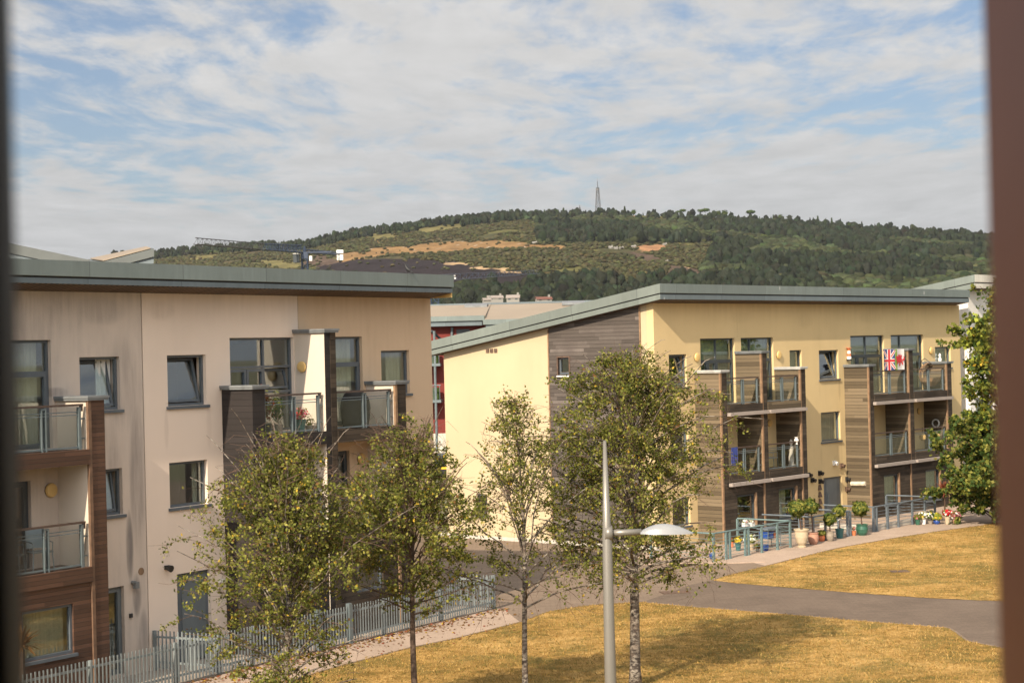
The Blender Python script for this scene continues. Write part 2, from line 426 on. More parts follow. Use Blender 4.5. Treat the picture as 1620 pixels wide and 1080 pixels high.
def lawn_m(t, oc, b):
    x, y, z = t.sep(oc)
    pf = t.scale(oc, (0.9, 1.0, 1))
    n1 = t.noise(pf, 0.33, 6.0, 0.66, 0.5)
    n2 = t.noise(oc, 2.6, 5.0, 0.68)
    n3 = t.noise(oc, 14.0, 4.0, 0.7)
    n4 = t.noise(t.scale(oc, (1, 1, 1)), 60.0, 2.0, 0.7)
    f = t.math('ADD', t.math('MULTIPLY', n1, 0.46), t.math('ADD', t.math('MULTIPLY', n2, 0.34), t.math('MULTIPLY', n3, 0.20)))
    c = t.ramp(f, [(0.39, (0.13, 0.10, 0.028)), (0.455, (0.27, 0.165, 0.045)), (0.515, (0.42, 0.255, 0.082)), (0.60, (0.58, 0.37, 0.135))])
    g = t.rng(t.noise(oc, 0.55, 7.0, 0.74), 0.48, 0.60, 0.0, 0.80)
    c = t.mix(g, c, (0.17, 0.135, 0.04))
    k = t.rng(n4, 0.3, 0.7, 0.70, 1.22)
    bn = t.n('ShaderNodeBump', {'Height': t.math('ADD', t.math('MULTIPLY', n3, 0.7), t.math('MULTIPLY', n4, 0.5)), 'Strength': 0.9, 'Distance': 0.06})
    t.nt.links.new(bn.outputs[0], b.inputs['Normal'])
    return t.mix(1.0, c, t.comb(k, k, k), 'MULTIPLY')
pmat('lawn', lawn_m, rough=0.95, spec=0.1)
def asphalt(c, flecks=0.3, joints=0.0):
    def fn(t, oc, b):
        n1 = t.noise(oc, 0.5, 5.0, 0.65); n2 = t.noise(oc, 9.0, 5.0, 0.75); n3 = t.noise(oc, 70.0, 2.0)
        k = t.math('ADD', t.rng(n1, 0.3, 0.7, 0.82, 1.1), t.rng(n2, 0.3, 0.72, -flecks * 0.6, flecks * 0.6))
        k = t.math('MULTIPLY', k, t.rng(n3, 0.3, 0.7, 0.86, 1.12))
        cc = t.mix(1.0, c, t.comb(k, k, k), 'MULTIPLY')
        if joints:
            br = t.n('ShaderNodeTexBrick', {'Vector': oc, 'Color1': (1, 1, 1, 1), 'Color2': (0.72, 0.70, 0.70, 1), 'Mortar': (0.4, 0.4, 0.4, 1), 'Scale': 1.0,
                     'Mortar Size': 0.008, 'Brick Width': 0.32, 'Row Height': 0.16}).outputs['Color']
            cc = t.mix(joints, cc, br, 'MULTIPLY')
        bn = t.n('ShaderNodeBump', {'Height': n3, 'Strength': 0.35, 'Distance': 0.01})
        t.nt.links.new(bn.outputs[0], b.inputs['Normal'])
        return cc
    return fn
pmat('road_block', asphalt((0.215, 0.160, 0.115), 0.22, 0.5), rough=0.85, spec=0.25)
pmat('path_dark', asphalt((0.150, 0.112, 0.083), 0.22, 0.5), rough=0.85, spec=0.25)
pmat('pave_pink', asphalt((0.37, 0.28, 0.215), 0.25, 0.0), rough=0.9, spec=0.2)
pmat('yard', asphalt((0.34, 0.29, 0.24), 0.2, 0.2), rough=0.9, spec=0.2)
pmat('ground_far', asphalt((0.16, 0.15, 0.09), 0.3, 0.0), rough=0.95, spec=0.1)

big = MB(); big.face([(-4000, -4000, -0.02), (4000, -4000, -0.02), (4000, 5000, -0.02), (-4000, 5000, -0.02)])
tag(big.build('ground', 'ground_far', fix=False), kind='structure')
def dense(pts, n=6, jit=0.0):
    out = []; rr = random.Random(3)
    for i in range(len(pts)):
        a, b = Vector(pts[i]), Vector(pts[(i + 1) % len(pts)])
        for k in range(n):
            p = a.lerp(b, k / n)
            out.append(p + Vector((rr.uniform(-jit, jit), rr.uniform(-jit, jit), 0)))
    return out
# block-paved road that runs between the two buildings and across
road_pts = [(-30, 30), (60, 30), (60, 60), (30, 75), (9.5, 63.3), (7.4, 65.2), (5.0, 67.0), (-3, 76), (-20, 120), (-50, 120), (-40, 60)]
flat_poly('road', [Vector((p[0], p[1], 0)) for p in road_pts], 0.0, 'road_block')
# the near lawn, its far edge traced along the path
L1 = gp((340, 1087), (400, 1079), (464, 1076), (517, 1059), (566, 1046), (647, 1025), (720, 1010), (823, 984), (867, 967), (910, 960), (956, 955), (1015, 952), (1100, 960),
        (1228, 970), (1357, 981.4), (1440, 988), (1501, 993), (1514, 1001), (1530, 1013.5), (1588, 1025), (1700, 1046))
L1 = [Vector((p.x, p.y, 0)) for p in L1] + [Vector((26, 38, 0)), Vector((26, 22, 0)), Vector((-14, 22, 0)), Vector((-14, 36, 0))]
flat_poly('lawn', dense(L1, 14, .045), 0.012, 'lawn')
L2 = gp((1127, 917.5), (1150, 910), (1193, 899.5), (1212, 895), (1260, 883), (1325, 867), (1421, 850), (1480, 841), (1549, 831.5), (1640, 817))
L2 = [Vector((p.x, p.y, 0)) for p in L2] + [Vector((48, 76, 0)), Vector((48, 60, 0))] + [Vector((p.x, p.y, 0)) for p in gp((1700, 964), (1588, 951), (1469, 946), (1357, 938), (1228, 928), (1160, 922))]
flat_poly('lawn_far', dense(L2, 14, .045), 0.012, 'lawn')
def edging(pts, z=.022, w=.035):
    m = MB()
    for a, b in zip(pts[:-1], pts[1:]):
        a = Vector((a.x, a.y, 0)); b = Vector((b.x, b.y, 0)); d = (b - a).normalized(); n_ = Vector((-d.y, d.x, 0)) * w; u_ = Vector((0, 0, z))
        m.hexa([a - n_, b - n_, b + n_, a + n_, a - n_ + u_, b - n_ + u_, b + n_ + u_, a + n_ + u_])
    m.build('kerb', 'road_block')['kind'] = 'structure'
edging(L1[1:20]); edging(L2[:9])
# dark block path between the lawns and the side path joining it
P3 = gp((1015, 952), (1060, 937), (1090, 925), (1127, 917.5), (1228, 928), (1357, 938), (1469, 946), (1588, 951), (1700, 964), (1700, 1046), (1588, 1025), (1530, 1013), (1514, 1001), (1501, 993), (1357, 981), (1228, 970), (1100, 960))
flat_poly('path', P3, 0.005, 'path_dark')
# pink gravelled footpath beside the fence
PF = gp((240, 1095), (302, 1080), (348, 1068), (390, 1054), (500, 1024), (626, 998), (710, 978), (786, 962), (800, 966), (823, 984), (720, 1010), (647, 1025), (566, 1046), (517, 1059), (464, 1078), (340, 1100))
flat_poly('footpath', PF, 0.008, 'pave_pink')
# pavement in front of the right-hand building
PB = [FB.world(x, y) for x, y in ((-2.75, -3.0), (-2.4, -4.35), (-1.7, -5.2))] + [Vector((p.x, p.y, 0)) for p in gp((1212, 895), (1260, 883), (1325, 867), (1421, 850), (1480, 841), (1549, 831.5), (1640, 817))] + [FB.world(30, -0.1), FB.world(-2.6, -0.1)]
flat_poly('pavement', PB, 0.008, 'pave_pink')
# yard strips at the foot of the left-hand building
flat_poly('yard', [FA.world(x, y) for x, y in ((-30, -2.0), (0.2, -2.0), (0.2, 0.0), (-30, 0.0))], 0.006, 'yard')
kb = MB()
kp = [FB.world(-6.5, 0.4), FB.world(-3.0, -3.4), FB.world(-2.35, -4.6), FB.world(-1.4, -5.6)]
for a, b in zip(kp[:-1], kp[1:]):
    d = (b - a).normalized(); n_ = Vector((-d.y, d.x, 0)) * 0.07
    kb.hexa([a - n_, b - n_, b + n_, a + n_] + [q + Vector((0, 0, 0.03)) for q in (a - n_, b - n_, b + n_, a + n_)])
a, b = FB.world(-6.5, -0.25, 0), FB.world(-0.2, -0.3, 0)
kb.build('kerb', 'pave_pink')
bpy.data.objects['kerb']['kind'] = 'structure'
kb = MB(); kb.box(-0.30, -0.12, -0.1, 12.5, 0.0, 0.13)
e = kb.build('kerb', 'concrete'); e.matrix_world = Matrix.Translation(FB.org) @ Matrix.Rotation(FB.ang, 4, 'Z'); e['kind'] = 'structure'
# manhole cover
mc = MB(); c0 = gnd(1068, 936.5); mc.box(-0.45, 0.45, -0.3, 0.3, 0.0, 0.012); mc.box(-0.38, 0.38, -0.23, 0.23, 0.012, 0.016)
o = mc.build('manhole_cover', 'timber_dark'); o.location = (c0.x, c0.y, 0.006); o.rotation_euler = (0, 0, 0.2)
tag(o, 'rusty brown manhole cover set in the block paved path', 'manhole cover')
mc = MB(); c0 = gnd(1423, 904); mc.box(-0.30, 0.30, -0.25, 0.25, 0.0, 0.012); mc.box(-0.25, 0.25, -0.2, 0.2, 0.012, 0.018)
o = mc.build('manhole_cover', 'timber_dark'); o.location = (c0.x, c0.y, 0.013)
tag(o, 'small dark inspection cover lying in the dry far lawn', 'manhole cover')

# ---------------------------------------------------------------- building kit
def facade(parent, name, mat, x0, x1, z0, z1, holes, y=0.0, th=0.32, label=None, axis='x', ztop=None):
    """wall sheet with real openings and reveals; ztop(x) may slope the head"""
    xs = sorted({x0, x1} | {h[0] for h in holes if x0 < h[0] < x1} | {h[1] for h in holes if x0 < h[1] < x1})
    zs = sorted({z0, z1} | {max(z0, h[2]) for h in holes} | {min(z1, h[3]) for h in holes})
    mb = MB()
    T = (lambda a, b, c: (a, b, c)) if axis == 'x' else (lambda a, b, c: (b, a, c))
    zt = ztop or (lambda q: z1)
    for i in range(len(xs) - 1):
        for j in range(len(zs) - 1):
            xa, xb, za, zb = xs[i], xs[i + 1], zs[j], zs[j + 1]
            cx, cz = (xa + xb) / 2, (za + zb) / 2
            if any(h[0] < cx < h[1] and h[2] < cz < h[3] for h in holes): continue
            if j == len(zs) - 2: t1, t2 = zt(xa), zt(xb)
            else: t1 = t2 = zb
            mb.face([T(xa, y, za), T(xb, y, za), T(xb, y, t2), T(xa, y, t1)])
            mb.face([T(xa, y + th, za), T(xa, y + th, t1), T(xb, y + th, t2), T(xb, y + th, za)])
    for h in holes:
        xa, xb, za, zb = max(h[0], x0), min(h[1], x1), max(h[2], z0), h[3]
        if xb <= xa: continue
        if h[0] >= x0: mb.face([T(xa, y, za), T(xa, y, zb), T(xa, y + th, zb), T(xa, y + th, za)])
        if h[1] <= x1: mb.face([T(xb, y, za), T(xb, y + th, za), T(xb, y + th, zb), T(xb, y, zb)])
        mb.face([T(xa, y, zb), T(xb, y, zb), T(xb, y + th, zb), T(xa, y + th, zb)])
        mb.face([T(xa, y, za), T(xa, y + th, za), T(xb, y + th, za), T(xb, y, za)])
    for xe in (x0, x1):
        mb.face([T(xe, y, z0), T(xe, y + th, z0), T(xe, y + th, zt(xe)), T(xe, y, zt(xe))])
    return mb.build(name, mat, parent, label=label, fix=False)

def window(parent, x0, x1, z0, z1, y=0.0, cols=(), rows=(), sub=(), frame='frame_grey', sill=True, tilt=None, curtains=(), name='window', inset=0.10, fw=0.065, skip=(), label=None, sill_mat=None):
    """cols/rows: mullions and transoms as fractions; tilt: (xa,xb,za,zb) sash leaning inward; curtains: (xa,xb,mat)"""
    W, H = x1 - x0, z1 - z0; yf, yb = y + inset, y + inset + 0.07
    mb = MB()
    mb.box(x0, x0 + fw, yf, yb, z0, z1); mb.box(x1 - fw, x1, yf, yb, z0, z1)
    mb.box(x0 + fw, x1 - fw, yf, yb, z0, z0 + fw); mb.box(x0 + fw, x1 - fw, yf, yb, z1 - fw, z1)
    for c in cols:
        c0, c1_ = (c if isinstance(c, tuple) else (c, (0, 1)))
        xc = x0 + W * c0; mb.box(xc - fw * .5, xc + fw * .5, yf + .002, yb - .002, z0 + H * c1_[0] + fw * .5, z0 + H * c1_[1] - fw * .5)
    for r in rows:
        r0, r1_ = (r if isinstance(r, tuple) else (r, (0, 1)))
        zc = z0 + H * r0; mb.box(x0 + W * r1_[0] + fw * .5, x0 + W * r1_[1] - fw * .5, yf - .004, yb + .004, zc - fw * .5, zc + fw * .5)
    for s in sub:      # sash / door leaf frames  (xa,xb,za,zb) fractions
        xa, xb, za, zb = x0 + W * s[0], x0 + W * s[1], z0 + H * s[2], z0 + H * s[3]; q = fw * 1.15
        mb.box(xa, xa + q, yf - .012, yb - .01, za, zb); mb.box(xb - q, xb, yf - .012, yb - .01, za, zb)
        mb.box(xa + q, xb - q, yf - .012, yb - .01, za, za + q); mb.box(xa + q, xb - q, yf - .012, yb - .01, zb - q, zb)
    w = mb.build(name, frame, parent, label=label)
    g = MB(); yg = y + inset + 0.045
    if tilt is None or True:
        rects = [(x0 + fw, x1 - fw, z0 + fw, z1 - fw)]
        if tilt:
            ta, tb, tza, tzb = x0 + W * tilt[0], x0 + W * tilt[1], z0 + H * tilt[2], z0 + H * tilt[3]
            rects = []
            if ta > x0 + fw + .02: rects.append((x0 + fw, ta, z0 + fw, z1 - fw))
            if tb < x1 - fw - .02: rects.append((tb, x1 - fw, z0 + fw, z1 - fw))
            if tza > z0 + fw + .02: rects.append((ta, tb, z0 + fw, tza))
            if tzb < z1 - fw - .02: rects.append((ta, tb, tzb, z1 - fw))
        for (a, b, c_, d_) in rects: g.box(a, b, yg, yg + .012, c_, d_)
        if g.v: g.build('pane', 'glass', w)
        if tilt:
            s = MB(); ang = tilt[4] if len(tilt) > 4 else 0.17; hh = tzb - tza; q = 0.06
            def tp(a, z, off): return (a, yg + off + math.sin(ang) * z, tza + math.cos(ang) * z)
            def bar(a, b, za, zb, m=0, o0=-.03, o1=.03):
                s.hexa([tp(a, za, o0), tp(b, za, o0), tp(b, za, o1), tp(a, za, o1), tp(a, zb, o0), tp(b, zb, o0), tp(b, zb, o1), tp(a, zb, o1)], m)
            a, b = ta + .02, tb - .02
            bar(a, a + q, 0.03, hh); bar(b - q, b, 0.03, hh); bar(a + q, b - q, 0.03, 0.03 + q); bar(a + q, b - q, hh - q, hh)
            so_ = s.build('sash', frame, w)
            s = MB(); bar(a + q, b - q, 0.03 + q, hh - q, 0, -.006, .006); s.build('sash_pane', 'glass', w)
    for (a, b, m) in curtains:
        cm = MB(); xa, xb = x0 + W * a, x0 + W * b; n = max(4, int((xb - xa) / 0.05)); yc = y + inset + 0.22
        for i in range(n):
            p0 = xa + (xb - xa) * i / n; p1 = xa + (xb - xa) * (i + 1) / n
            o0 = 0.03 * math.sin(i * 1.9); o1 = 0.03 * math.sin((i + 1) * 1.9)
            if m.startswith('blind'): o0 = o1 = 0
            cm.face([(p0, yc + o0, z0 + .03), (p1, yc + o1, z0 + .03), (p1, yc + o1, z1 - .02), (p0, yc + o0, z1 - .02)])
        cm.build('blind' if m.startswith('blind') else 'curtain', m, w, fix=False)
    if sill:
        sm = MB(); sm.box(x0 - 0.06, x1 + 0.07, y - 0.06, y + inset + 0.01, z0 - 0.075, z0 - 0.004)
        sm.build('sill', sill_mat or 'frame_grey', w)
    return w

def room(parent, x0, x1, z0, z1, y=0.33, d=3.5):
    pass

def balcony(parent, x0, x1, zf, depth, fascia, railm='rail_metal', post_at=(0.5,), kick=0.33, slab='timber_trim', capm='handrail', h=1.05, leaf_right=True, label=None):
    yo = -depth
    s = MB(); s.box(x0, x1, yo + .06, -0.002, zf - .14, zf)
    b = s.build('balcony', slab, parent, label=label)
    f = MB(); f.box(x0, x1, yo - .035, yo + .055, zf - kick, zf + .015); f.build('fascia_board', fascia, b)
    r = MB(); yr = yo + .10
    r.box(x0 + .03, x1 - .14, yr - .02, yr + .02, zf + .05, zf + .09)
    def post(px, w=.05): r.box(px - w / 2, px + w / 2, yr - .035, yr + .035, zf + .01, zf + h - .06)
    post(x0 + .06); post(x1 - .20, .075)
    for p in post_at:
        xc = x0 + (x1 - x0) * p; post(xc - .06, .035); post(xc + .06, .035)
        r.box(xc - .08, xc + .08, yr - .03, yr + .03, zf + h - .10, zf + h - .06)
    for dz in (.80, .87): r.box(x0 + .03, x1 - .2, yr - .012, yr + .012, zf + dz, zf + dz + .022)
    for px in (x1 - .14,):
        for dz in (.25, .7): r.box(px - .05, px + .10, yr - .015, yr + .015, zf + dz, zf + dz + .04)
    rr = r.build('railing', railm, b)
    hr = MB(); hr.box(x0 + .01, x1 - .10, yr - .045, yr + .035, zf + h - .035, zf + h + .012); hr.box(x1 - .16, x1 - .10, yr - .03, yr + .03, zf + h - .16, zf + h - .035)
    hr.build('handrail', capm, b)
    pts = [x0 + .06] + [x0 + (x1 - x0) * p for p in post_at] + [x1 - .20]
    for i, (a, c) in enumerate(zip(pts[:-1], pts[1:])):
        g = MB(); g.box(a + (.10 if i else .05), c - (.10 if i < len(pts) - 2 else .07), yr - .006, yr + .006, zf + .10, zf + .79)
        g.build('glass_panel', 'glass_rail', b)
    return b

def fin(parent, x0, x1, depth, ztop, side, front, zb=0.0, trim=None, coping='coping', split=None, name='pier', label=None):
    """wall projecting from the facade between balconies"""
    mb = MB(); mb.box(x0, x1, -depth, -0.002, zb, ztop)
    p = mb.build(name, [side, front, split or front], parent, label=label)
    me = p.data
    for pl in me.polygons: pl.material_index = 1 if pl.normal.y < -0.5 else 0
    if split:
        s = MB(); s.box((x0 + x1) / 2, x1 + .003, -depth - .012, -depth - .001, zb + .01, ztop - .01); s.build('cladding_strip', split, p)
    if trim:
        t_ = MB(); t_.box(x0 - .025, x0 + .07, -depth - .022, -depth + .05, zb, ztop - .005); t_.build('corner_trim', trim, p)
    c = MB(); c.box(x0 - .09, x1 + .09, -depth - .09, -0.003, ztop, ztop + .055); c.box(x0 - .07, x1 + .07, -depth - .07, -.003, ztop - .05, ztop)
    c.build('coping', coping, p)
    return p

def roof(parent, x0, x1, yf, yb, zf, slope, upper=.34, gap=.05, lower=.20, side='zinc_light', front='zinc', band='zinc_band', soff='soffit_slats', seams=True):
    """monopitch roof: upper fascia, dark shadow gap, lower fascia, slatted soffit; zf = top edge height at the front (y=yf)"""
    zt = lambda y: zf - slope * (y - yf)
    def slab(name, xa, xb, ya, yb_, d0, d1, mats, fmat=0):
        m = MB()
        P = [(xa, ya, zt(ya) - d1), (xb, ya, zt(ya) - d1), (xb, yb_, zt(yb_) - d1), (xa, yb_, zt(yb_) - d1),
             (xa, ya, zt(ya) - d0), (xb, ya, zt(ya) - d0), (xb, yb_, zt(yb_) - d0), (xa, yb_, zt(yb_) - d0)]
        m.hexa(P); o = m.build(name, mats, parent)
        return o
    a = slab('roof', x0, x1, yf, yb, 0.0, upper, [front, side])
    for pl in a.data.polygons: pl.material_index = 1 if abs(pl.normal.x) > .5 else 0
    g = MB(); k = .05
    def hexs(m, xa, xb, ya, yb_, d0, d1):
        m.hexa([(xa, ya, zt(ya) - d1), (xb, ya, zt(ya) - d1), (xb, yb_, zt(yb_) - d1), (xa, yb_, zt(yb_) - d1),
                (xa, ya, zt(ya) - d0), (xb, ya, zt(ya) - d0), (xb, yb_, zt(yb_) - d0), (xa, yb_, zt(yb_) - d0)])
    hexs(g, x0 + k, x1 - k, yf + k, yb - k, upper, upper + gap); g.build('shadow_gap', 'shadow_gap', a)
    l = MB(); hexs(l, x0 + .03, x1 - .03, yf + .03, yb - .03, upper + gap, upper + gap + lower)
    lo = l.build('fascia', [band, side], a)
    for pl in lo.data.polygons: pl.material_index = 1 if abs(pl.normal.x) > .5 else 0
    s = MB(); d0 = upper + gap + lower; hexs(s, x0 + .06, x1 - .06, yf + .06, yb - .06, d0, d0 + .012)
    s.build('soffit', soff, a)
    return a

def lampdrum(parent, x, y, z, axis='y', r=.15):
    mb = MB(); pr = [(r * .95, 0), (r, .03), (r, .05), (r * .9, .085), (r * .5, .10)]
    n = 20
    for (q, h), (q2, h2) in zip(pr[:-1], pr[1:]):
        for k in range(n):
            a, b = 2 * math.pi * k / n, 2 * math.pi * (k + 1) / n
            P = [(q, h, a), (q, h, b), (q2, h2, b), (q2, h2, a)]
            if axis == 'y': mb.face([(x + q_ * math.cos(t_), y - h_, z + q_ * math.sin(t_)) for q_, h_, t_ in P], 0 if h >= .03 else 1)
            else: mb.face([(x - h_, y + q_ * math.cos(t_), z + q_ * math.sin(t_)) for q_, h_, t_ in P], 0 if h >= .03 else 1)
    q, h = pr[-1]
    pts = [(q, h, 2 * math.pi * k / n) for k in range(n)]
    if axis == 'y': mb.face([(x + q_ * math.cos(t_), y - h_, z + q_ * math.sin(t_)) for q_, h_, t_ in pts])
    else: mb.face([(x - h_, y + q_ * math.cos(t_), z + q_ * math.sin(t_)) for q_, h_, t_ in pts])
    return mb.build('wall_light', ['lamp_glass', 'black_plastic'], parent)

# ---------------------------------------------------------------- left building
A = empty('apartment_building', FA.org, FA.ang, 'three storey pink and grey rendered block with dark timber balcony piers, at left', 'building')
DA = 1.05
def unitA(o, wallm, idx):
    """o: x shift of the unit; right end at o"""
    H = []
    def W(x0, x1, z0, z1, **k):
        H.append((o + x0, o + x1, z0, z1)); window(A, o + x0, o + x1, z0, z1, **k)
    if idx == 0:
        W(-2.52, -1.14, 6.47, 7.75, curtains=((.45, .95, 'curtain_cream'),), cols=())
    else:
        W(-2.52, -1.22, 6.47, 7.75, tilt=(.05, .93, .05, .95, .2), curtains=((.62, .97, 'curtain_white'),))
    W(-2.52, -1.22, 3.93, 5.05, tilt=(.05, .93, .05, .95, .13), curtains=((.7, .97, 'curtain_white'),) if idx else ())
    W(-2.35, -1.25, 0.08, 2.2, sill=False, sub=((.05, .95, .02, .97),), name='door', frame='door_grey')
    W(-5.75, -3.40, 5.66, 8.17, sill=False, rows=(.70,), cols=(.42,), sub=((.02, .42, .02, .69), (.43, .97, .02, .69)), curtains=((.5, .92, 'curtain_cream'),), frame='frame_grey')
    W(-9.00, -6.43, 5.66, 8.17, sill=False, rows=(.69, (.42, (.56, 1))), cols=(.56,), sub=((.02, .28, .02, .67), (.29, .55, .02, .67)), tilt=(.58, .96, .44, .67, .22))
    W(-5.3, -4.1, 2.94, 4.95, sill=False, sub=((.05, .95, .02, .97),), name='door', frame='frame_dark')
    W(-8.3, -7.0, 2.94, 4.95, sill=False, sub=((.05, .5, .02, .97), (.5, .95, .02, .97)), name='door', frame='frame_dark')
    if idx == 0:
        W(-11.32, -9.92, 6.47, 7.75, tilt=(.05, .93, .05, .95, .2))
        W(-11.33, -9.95, 3.93, 5.06, curtains=((.02, .18, 'curtain_cream'), (.82, .98, 'curtain_cream')))
        H.append((o - 11.15, o - 9.93, 0.0, 2.26))
        d = MB(); d.box(o - 11.15, o - 9.93, .10, .16, .02, 2.26); dd = d.build('door', 'frame_grey', A)
        d = MB(); d.box(o - 10.90, o - 10.05, .08, .10, .06, 2.16); d.build('door_leaf', 'door_grey', dd)
        d = MB(); d.box(o - 10.18, o - 10.10, .04, .08, 1.0, 1.2); d.build('handle', 'rail_metal', dd)
    else:
        W(-11.32, -9.92, 6.47, 7.75); W(-11.33, -9.95, 3.93, 5.06)
    return H
HA = unitA(0.0, 'render_pink', 0)
HB = unitA(-11.73, 'render_grey', 1)
# unit 2 keeps right of x=-24.3
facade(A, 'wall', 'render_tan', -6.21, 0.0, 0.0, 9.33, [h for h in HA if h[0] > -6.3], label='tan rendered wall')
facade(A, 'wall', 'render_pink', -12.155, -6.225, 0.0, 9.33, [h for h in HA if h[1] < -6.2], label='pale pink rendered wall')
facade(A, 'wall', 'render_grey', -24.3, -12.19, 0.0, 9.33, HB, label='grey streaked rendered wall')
j = MB(); j.box(-12.19, -12.155, .03, .3, 0, 9.33); j.box(-6.225, -6.21, .03, .3, 0, 9.33); j.build('wall_joint', 'shadow_gap', A)
g = MB()
for (xa, xb) in ((-24.3, -24.0), (-0.3, -0.0)):
    if xa > -1: xa, xb = -.32, -.001
    g.hexa([(xa, .322, 0), (xb, .322, 0), (xb, 10.5, 0), (xa, 10.5, 0), (xa, .322, 9.27), (xb, .322, 9.27), (xb, 10.5, 7.65), (xa, 10.5, 7.65)])
g.box(-24.0, -.33, 10.2, 10.5, 0, 7.6)
g.build('wall', 'render_tan', A)
roof(A, -24.6, 0.05, -0.85, 11.0, 9.97, .16, upper=.36, gap=.045, lower=.12, front='zinc', side='zinc_light')
sof = MB(); sof.hexa([(-24.3, -.80, 9.445), (-.02, -.80, 9.445), (-.02, .01, 9.32), (-24.3, .01, 9.32), (-24.3, -.80, 9.455), (-.02, -.80, 9.455), (-.02, .01, 9.33), (-24.3, .01, 9.33)])
sof.build('soffit_board', 'soffit_slats', A)
vg = MB(); vg.box(-.03, .02, -.80, 0.25, 9.30, 9.44)
vg.build('verge_trim', 'lamp_glass', A)
# piers and balconies
fin(A, -9.35, -8.87, DA, 6.88, 'boards_black', 'boards_black')
fin(A, -6.40, -5.93, DA, 8.32, 'render_white', 'boards_black', split='boards_old', label='tall pier with white rendered side and black boarded front')
fin(A, -3.27, -2.77, DA, 6.83, 'render_white', 'boards_old', trim='timber_trim')
balcony(A, -8.868, -6.402, 5.60, DA, 'boards_black', slab='timber_dark')
balcony(A, -5.928, -3.272, 5.60, DA, 'boards_old', slab='timber_trim')
balcony(A, -8.868, -6.402, 2.88, DA, 'boards_black', slab='timber_dark')
balcony(A, -5.928, -3.272, 2.88, DA, 'boards_old', slab='timber_trim')
def cabin(parent, x0, x1, ztop, depth, m, wins, wm='frame_grey', trim=None):
    holes = [w[:4] for w in wins]
    f = facade(parent, 'timber_front', m, x0, x1, 0.0, ztop, holes, y=-depth + .02, th=.12)
    for w in wins:
        window(parent, *w[:4], y=-depth + .02, inset=.05, frame=wm, sill=w[4] if len(w) > 4 else False, curtains=w[5] if len(w) > 5 else (), cols=w[6] if len(w) > 6 else ())
        if trim:
            t_ = MB(); t_.box(w[1] - .001, w[1] + .07, -depth - .03, -depth + .10, w[2] - .03, w[3] + .04); t_.build('window_trim', trim, parent)
cabin(A, -8.868, -6.402, 2.54, DA, 'boards_black', [(-8.2, -7.0, 1.1, 2.15)])
cabin(A, -5.928, -3.272, 2.54, DA, 'boards_old', [(-5.2, -4.0, 1.1, 2.15)])
# second unit to the left
o2 = -11.73
fin(A, o2 - 3.27, o2 - 2.77, DA, 6.80, 'render_white', 'boards_red', trim='timber_mid', label='pier with white side and red brown boarded front')
fin(A, o2 - 6.40, o2 - 5.93, DA, 8.32, 'render_white', 'boards_red')
fin(A, o2 - 9.35, o2 - 8.87, DA, 6.88, 'boards_red', 'boards_red')
for za in (5.62, 2.93):
    balcony(A, o2 - 5.928, o2 - 3.272, za, DA, 'boards_red', slab='timber_dark', post_at=(.52,))
    balcony(A, o2 - 8.868, o2 - 6.402, za, DA, 'boards_red', slab='timber_dark')
cabin(A, o2 - 5.928, o2 - 3.272, 2.60, DA, 'boards_red', [(o2 - 5.35, o2 - 3.85, 1.05, 2.17, True, ((.05, .95, 'blind_beige'),))])
cabin(A, o2 - 8.868, o2 - 6.402, 2.60, DA, 'boards_red', [])
x, z = FA.uz(79, 775); lampdrum(A, x, 0, z, r=.17)
lampdrum(A, -6.402, -.28, 7.36, axis='x')
x, z = FA.uz(570, 725); lampdrum(A, x, 0, z, r=.16)
# small wall fittings
x, z = FA.uz(262, 897); m = MB(); m.box(x - .05, x + .05, -.10, 0, z - .05, z + .05); m.tube([(x, -.08, z), (x, -.2, z - .03)], [.07, .09], 10); m.build('security_light', 'black_plastic', A)
x, z = FA.uz(209, 921); m = MB(); m.tube([(x, 0, z), (x, -.12, z)], .05, 8); m.box(x - .03, x + .09, -.16, -.06, z - .14, z + .02); m.build('vent_cowl', 'coping', A)
x, z = FA.uz(223, 903); m = MB(); m.tube([(x, 0.01, z), (x, -.02, z)], .09, 12); m.build('vent_cover', 'timber_trim', A)
x, z = FA.uz(206, 973); m = MB(); m.box(x - .04, x + .04, -.05, .0, z - .05, z + .05); m.build('bell_push', 'black_plastic', A)
x, z = FA.uz(348, 918); m = MB(); m.box(x - .05, x + .05, -.12, .0, z - .05, z + .05); m.build('camera_box', 'white_paint', A)

# ---------------------------------------------------------------- right building
B = empty('apartment_building', FB.org, FB.ang, 'yellow rendered three storey block with sloping grey roof and brown timber balconies, at right', 'building')
DB = 1.2
zroof = lambda y: 10.04 - .16 * (y + .65)
HBf = []
def WB(x0, x1, z0, z1, **k):
    HBf.append((x0, x1, z0, z1)); return window(B, x0, x1, z0, z1, **k)
for (za, zb) in ((6.10, 7.36), (3.42, 4.68), (.75, 1.85)):
    WB(0.93, 2.11, za, zb, tilt=(.05, .93, .04, .95, .15) if za > 6 else None)
def bigwin(x0, x1, left=True, green='blind_green'):
    WB(x0, x1, 5.36, 7.95, sill=False, rows=(.66,), cols=(.5,) if left else (.33,),
       sub=((.02, .25, .02, .65), (.26, .49, .02, .65), (.51, .98, .30, .65)) if left else ((.35, .97, .02, .65),), frame='frame_dark', curtains=((.03, .97, green),))
bigwin(3.06, 5.48); bigwin(5.94, 8.35, False); bigwin(14.64, 17.63); bigwin(18.27, 21.35, False)
WB(9.60, 10.55, 6.45, 7.39, frame='frame_dark', cols=(), curtains=((.02, .98, 'blind_beige'),))
WB(11.96, 13.58, 6.10, 7.35, tilt=(.04, .92, .04, .95, .2)); WB(11.99, 13.60, 3.42, 4.68, curtains=((.02, .98, 'blind_beige'),))
WB(22.51, 24.10, 6.35, 7.35, curtains=((.02, .98, 'blind_green'),))
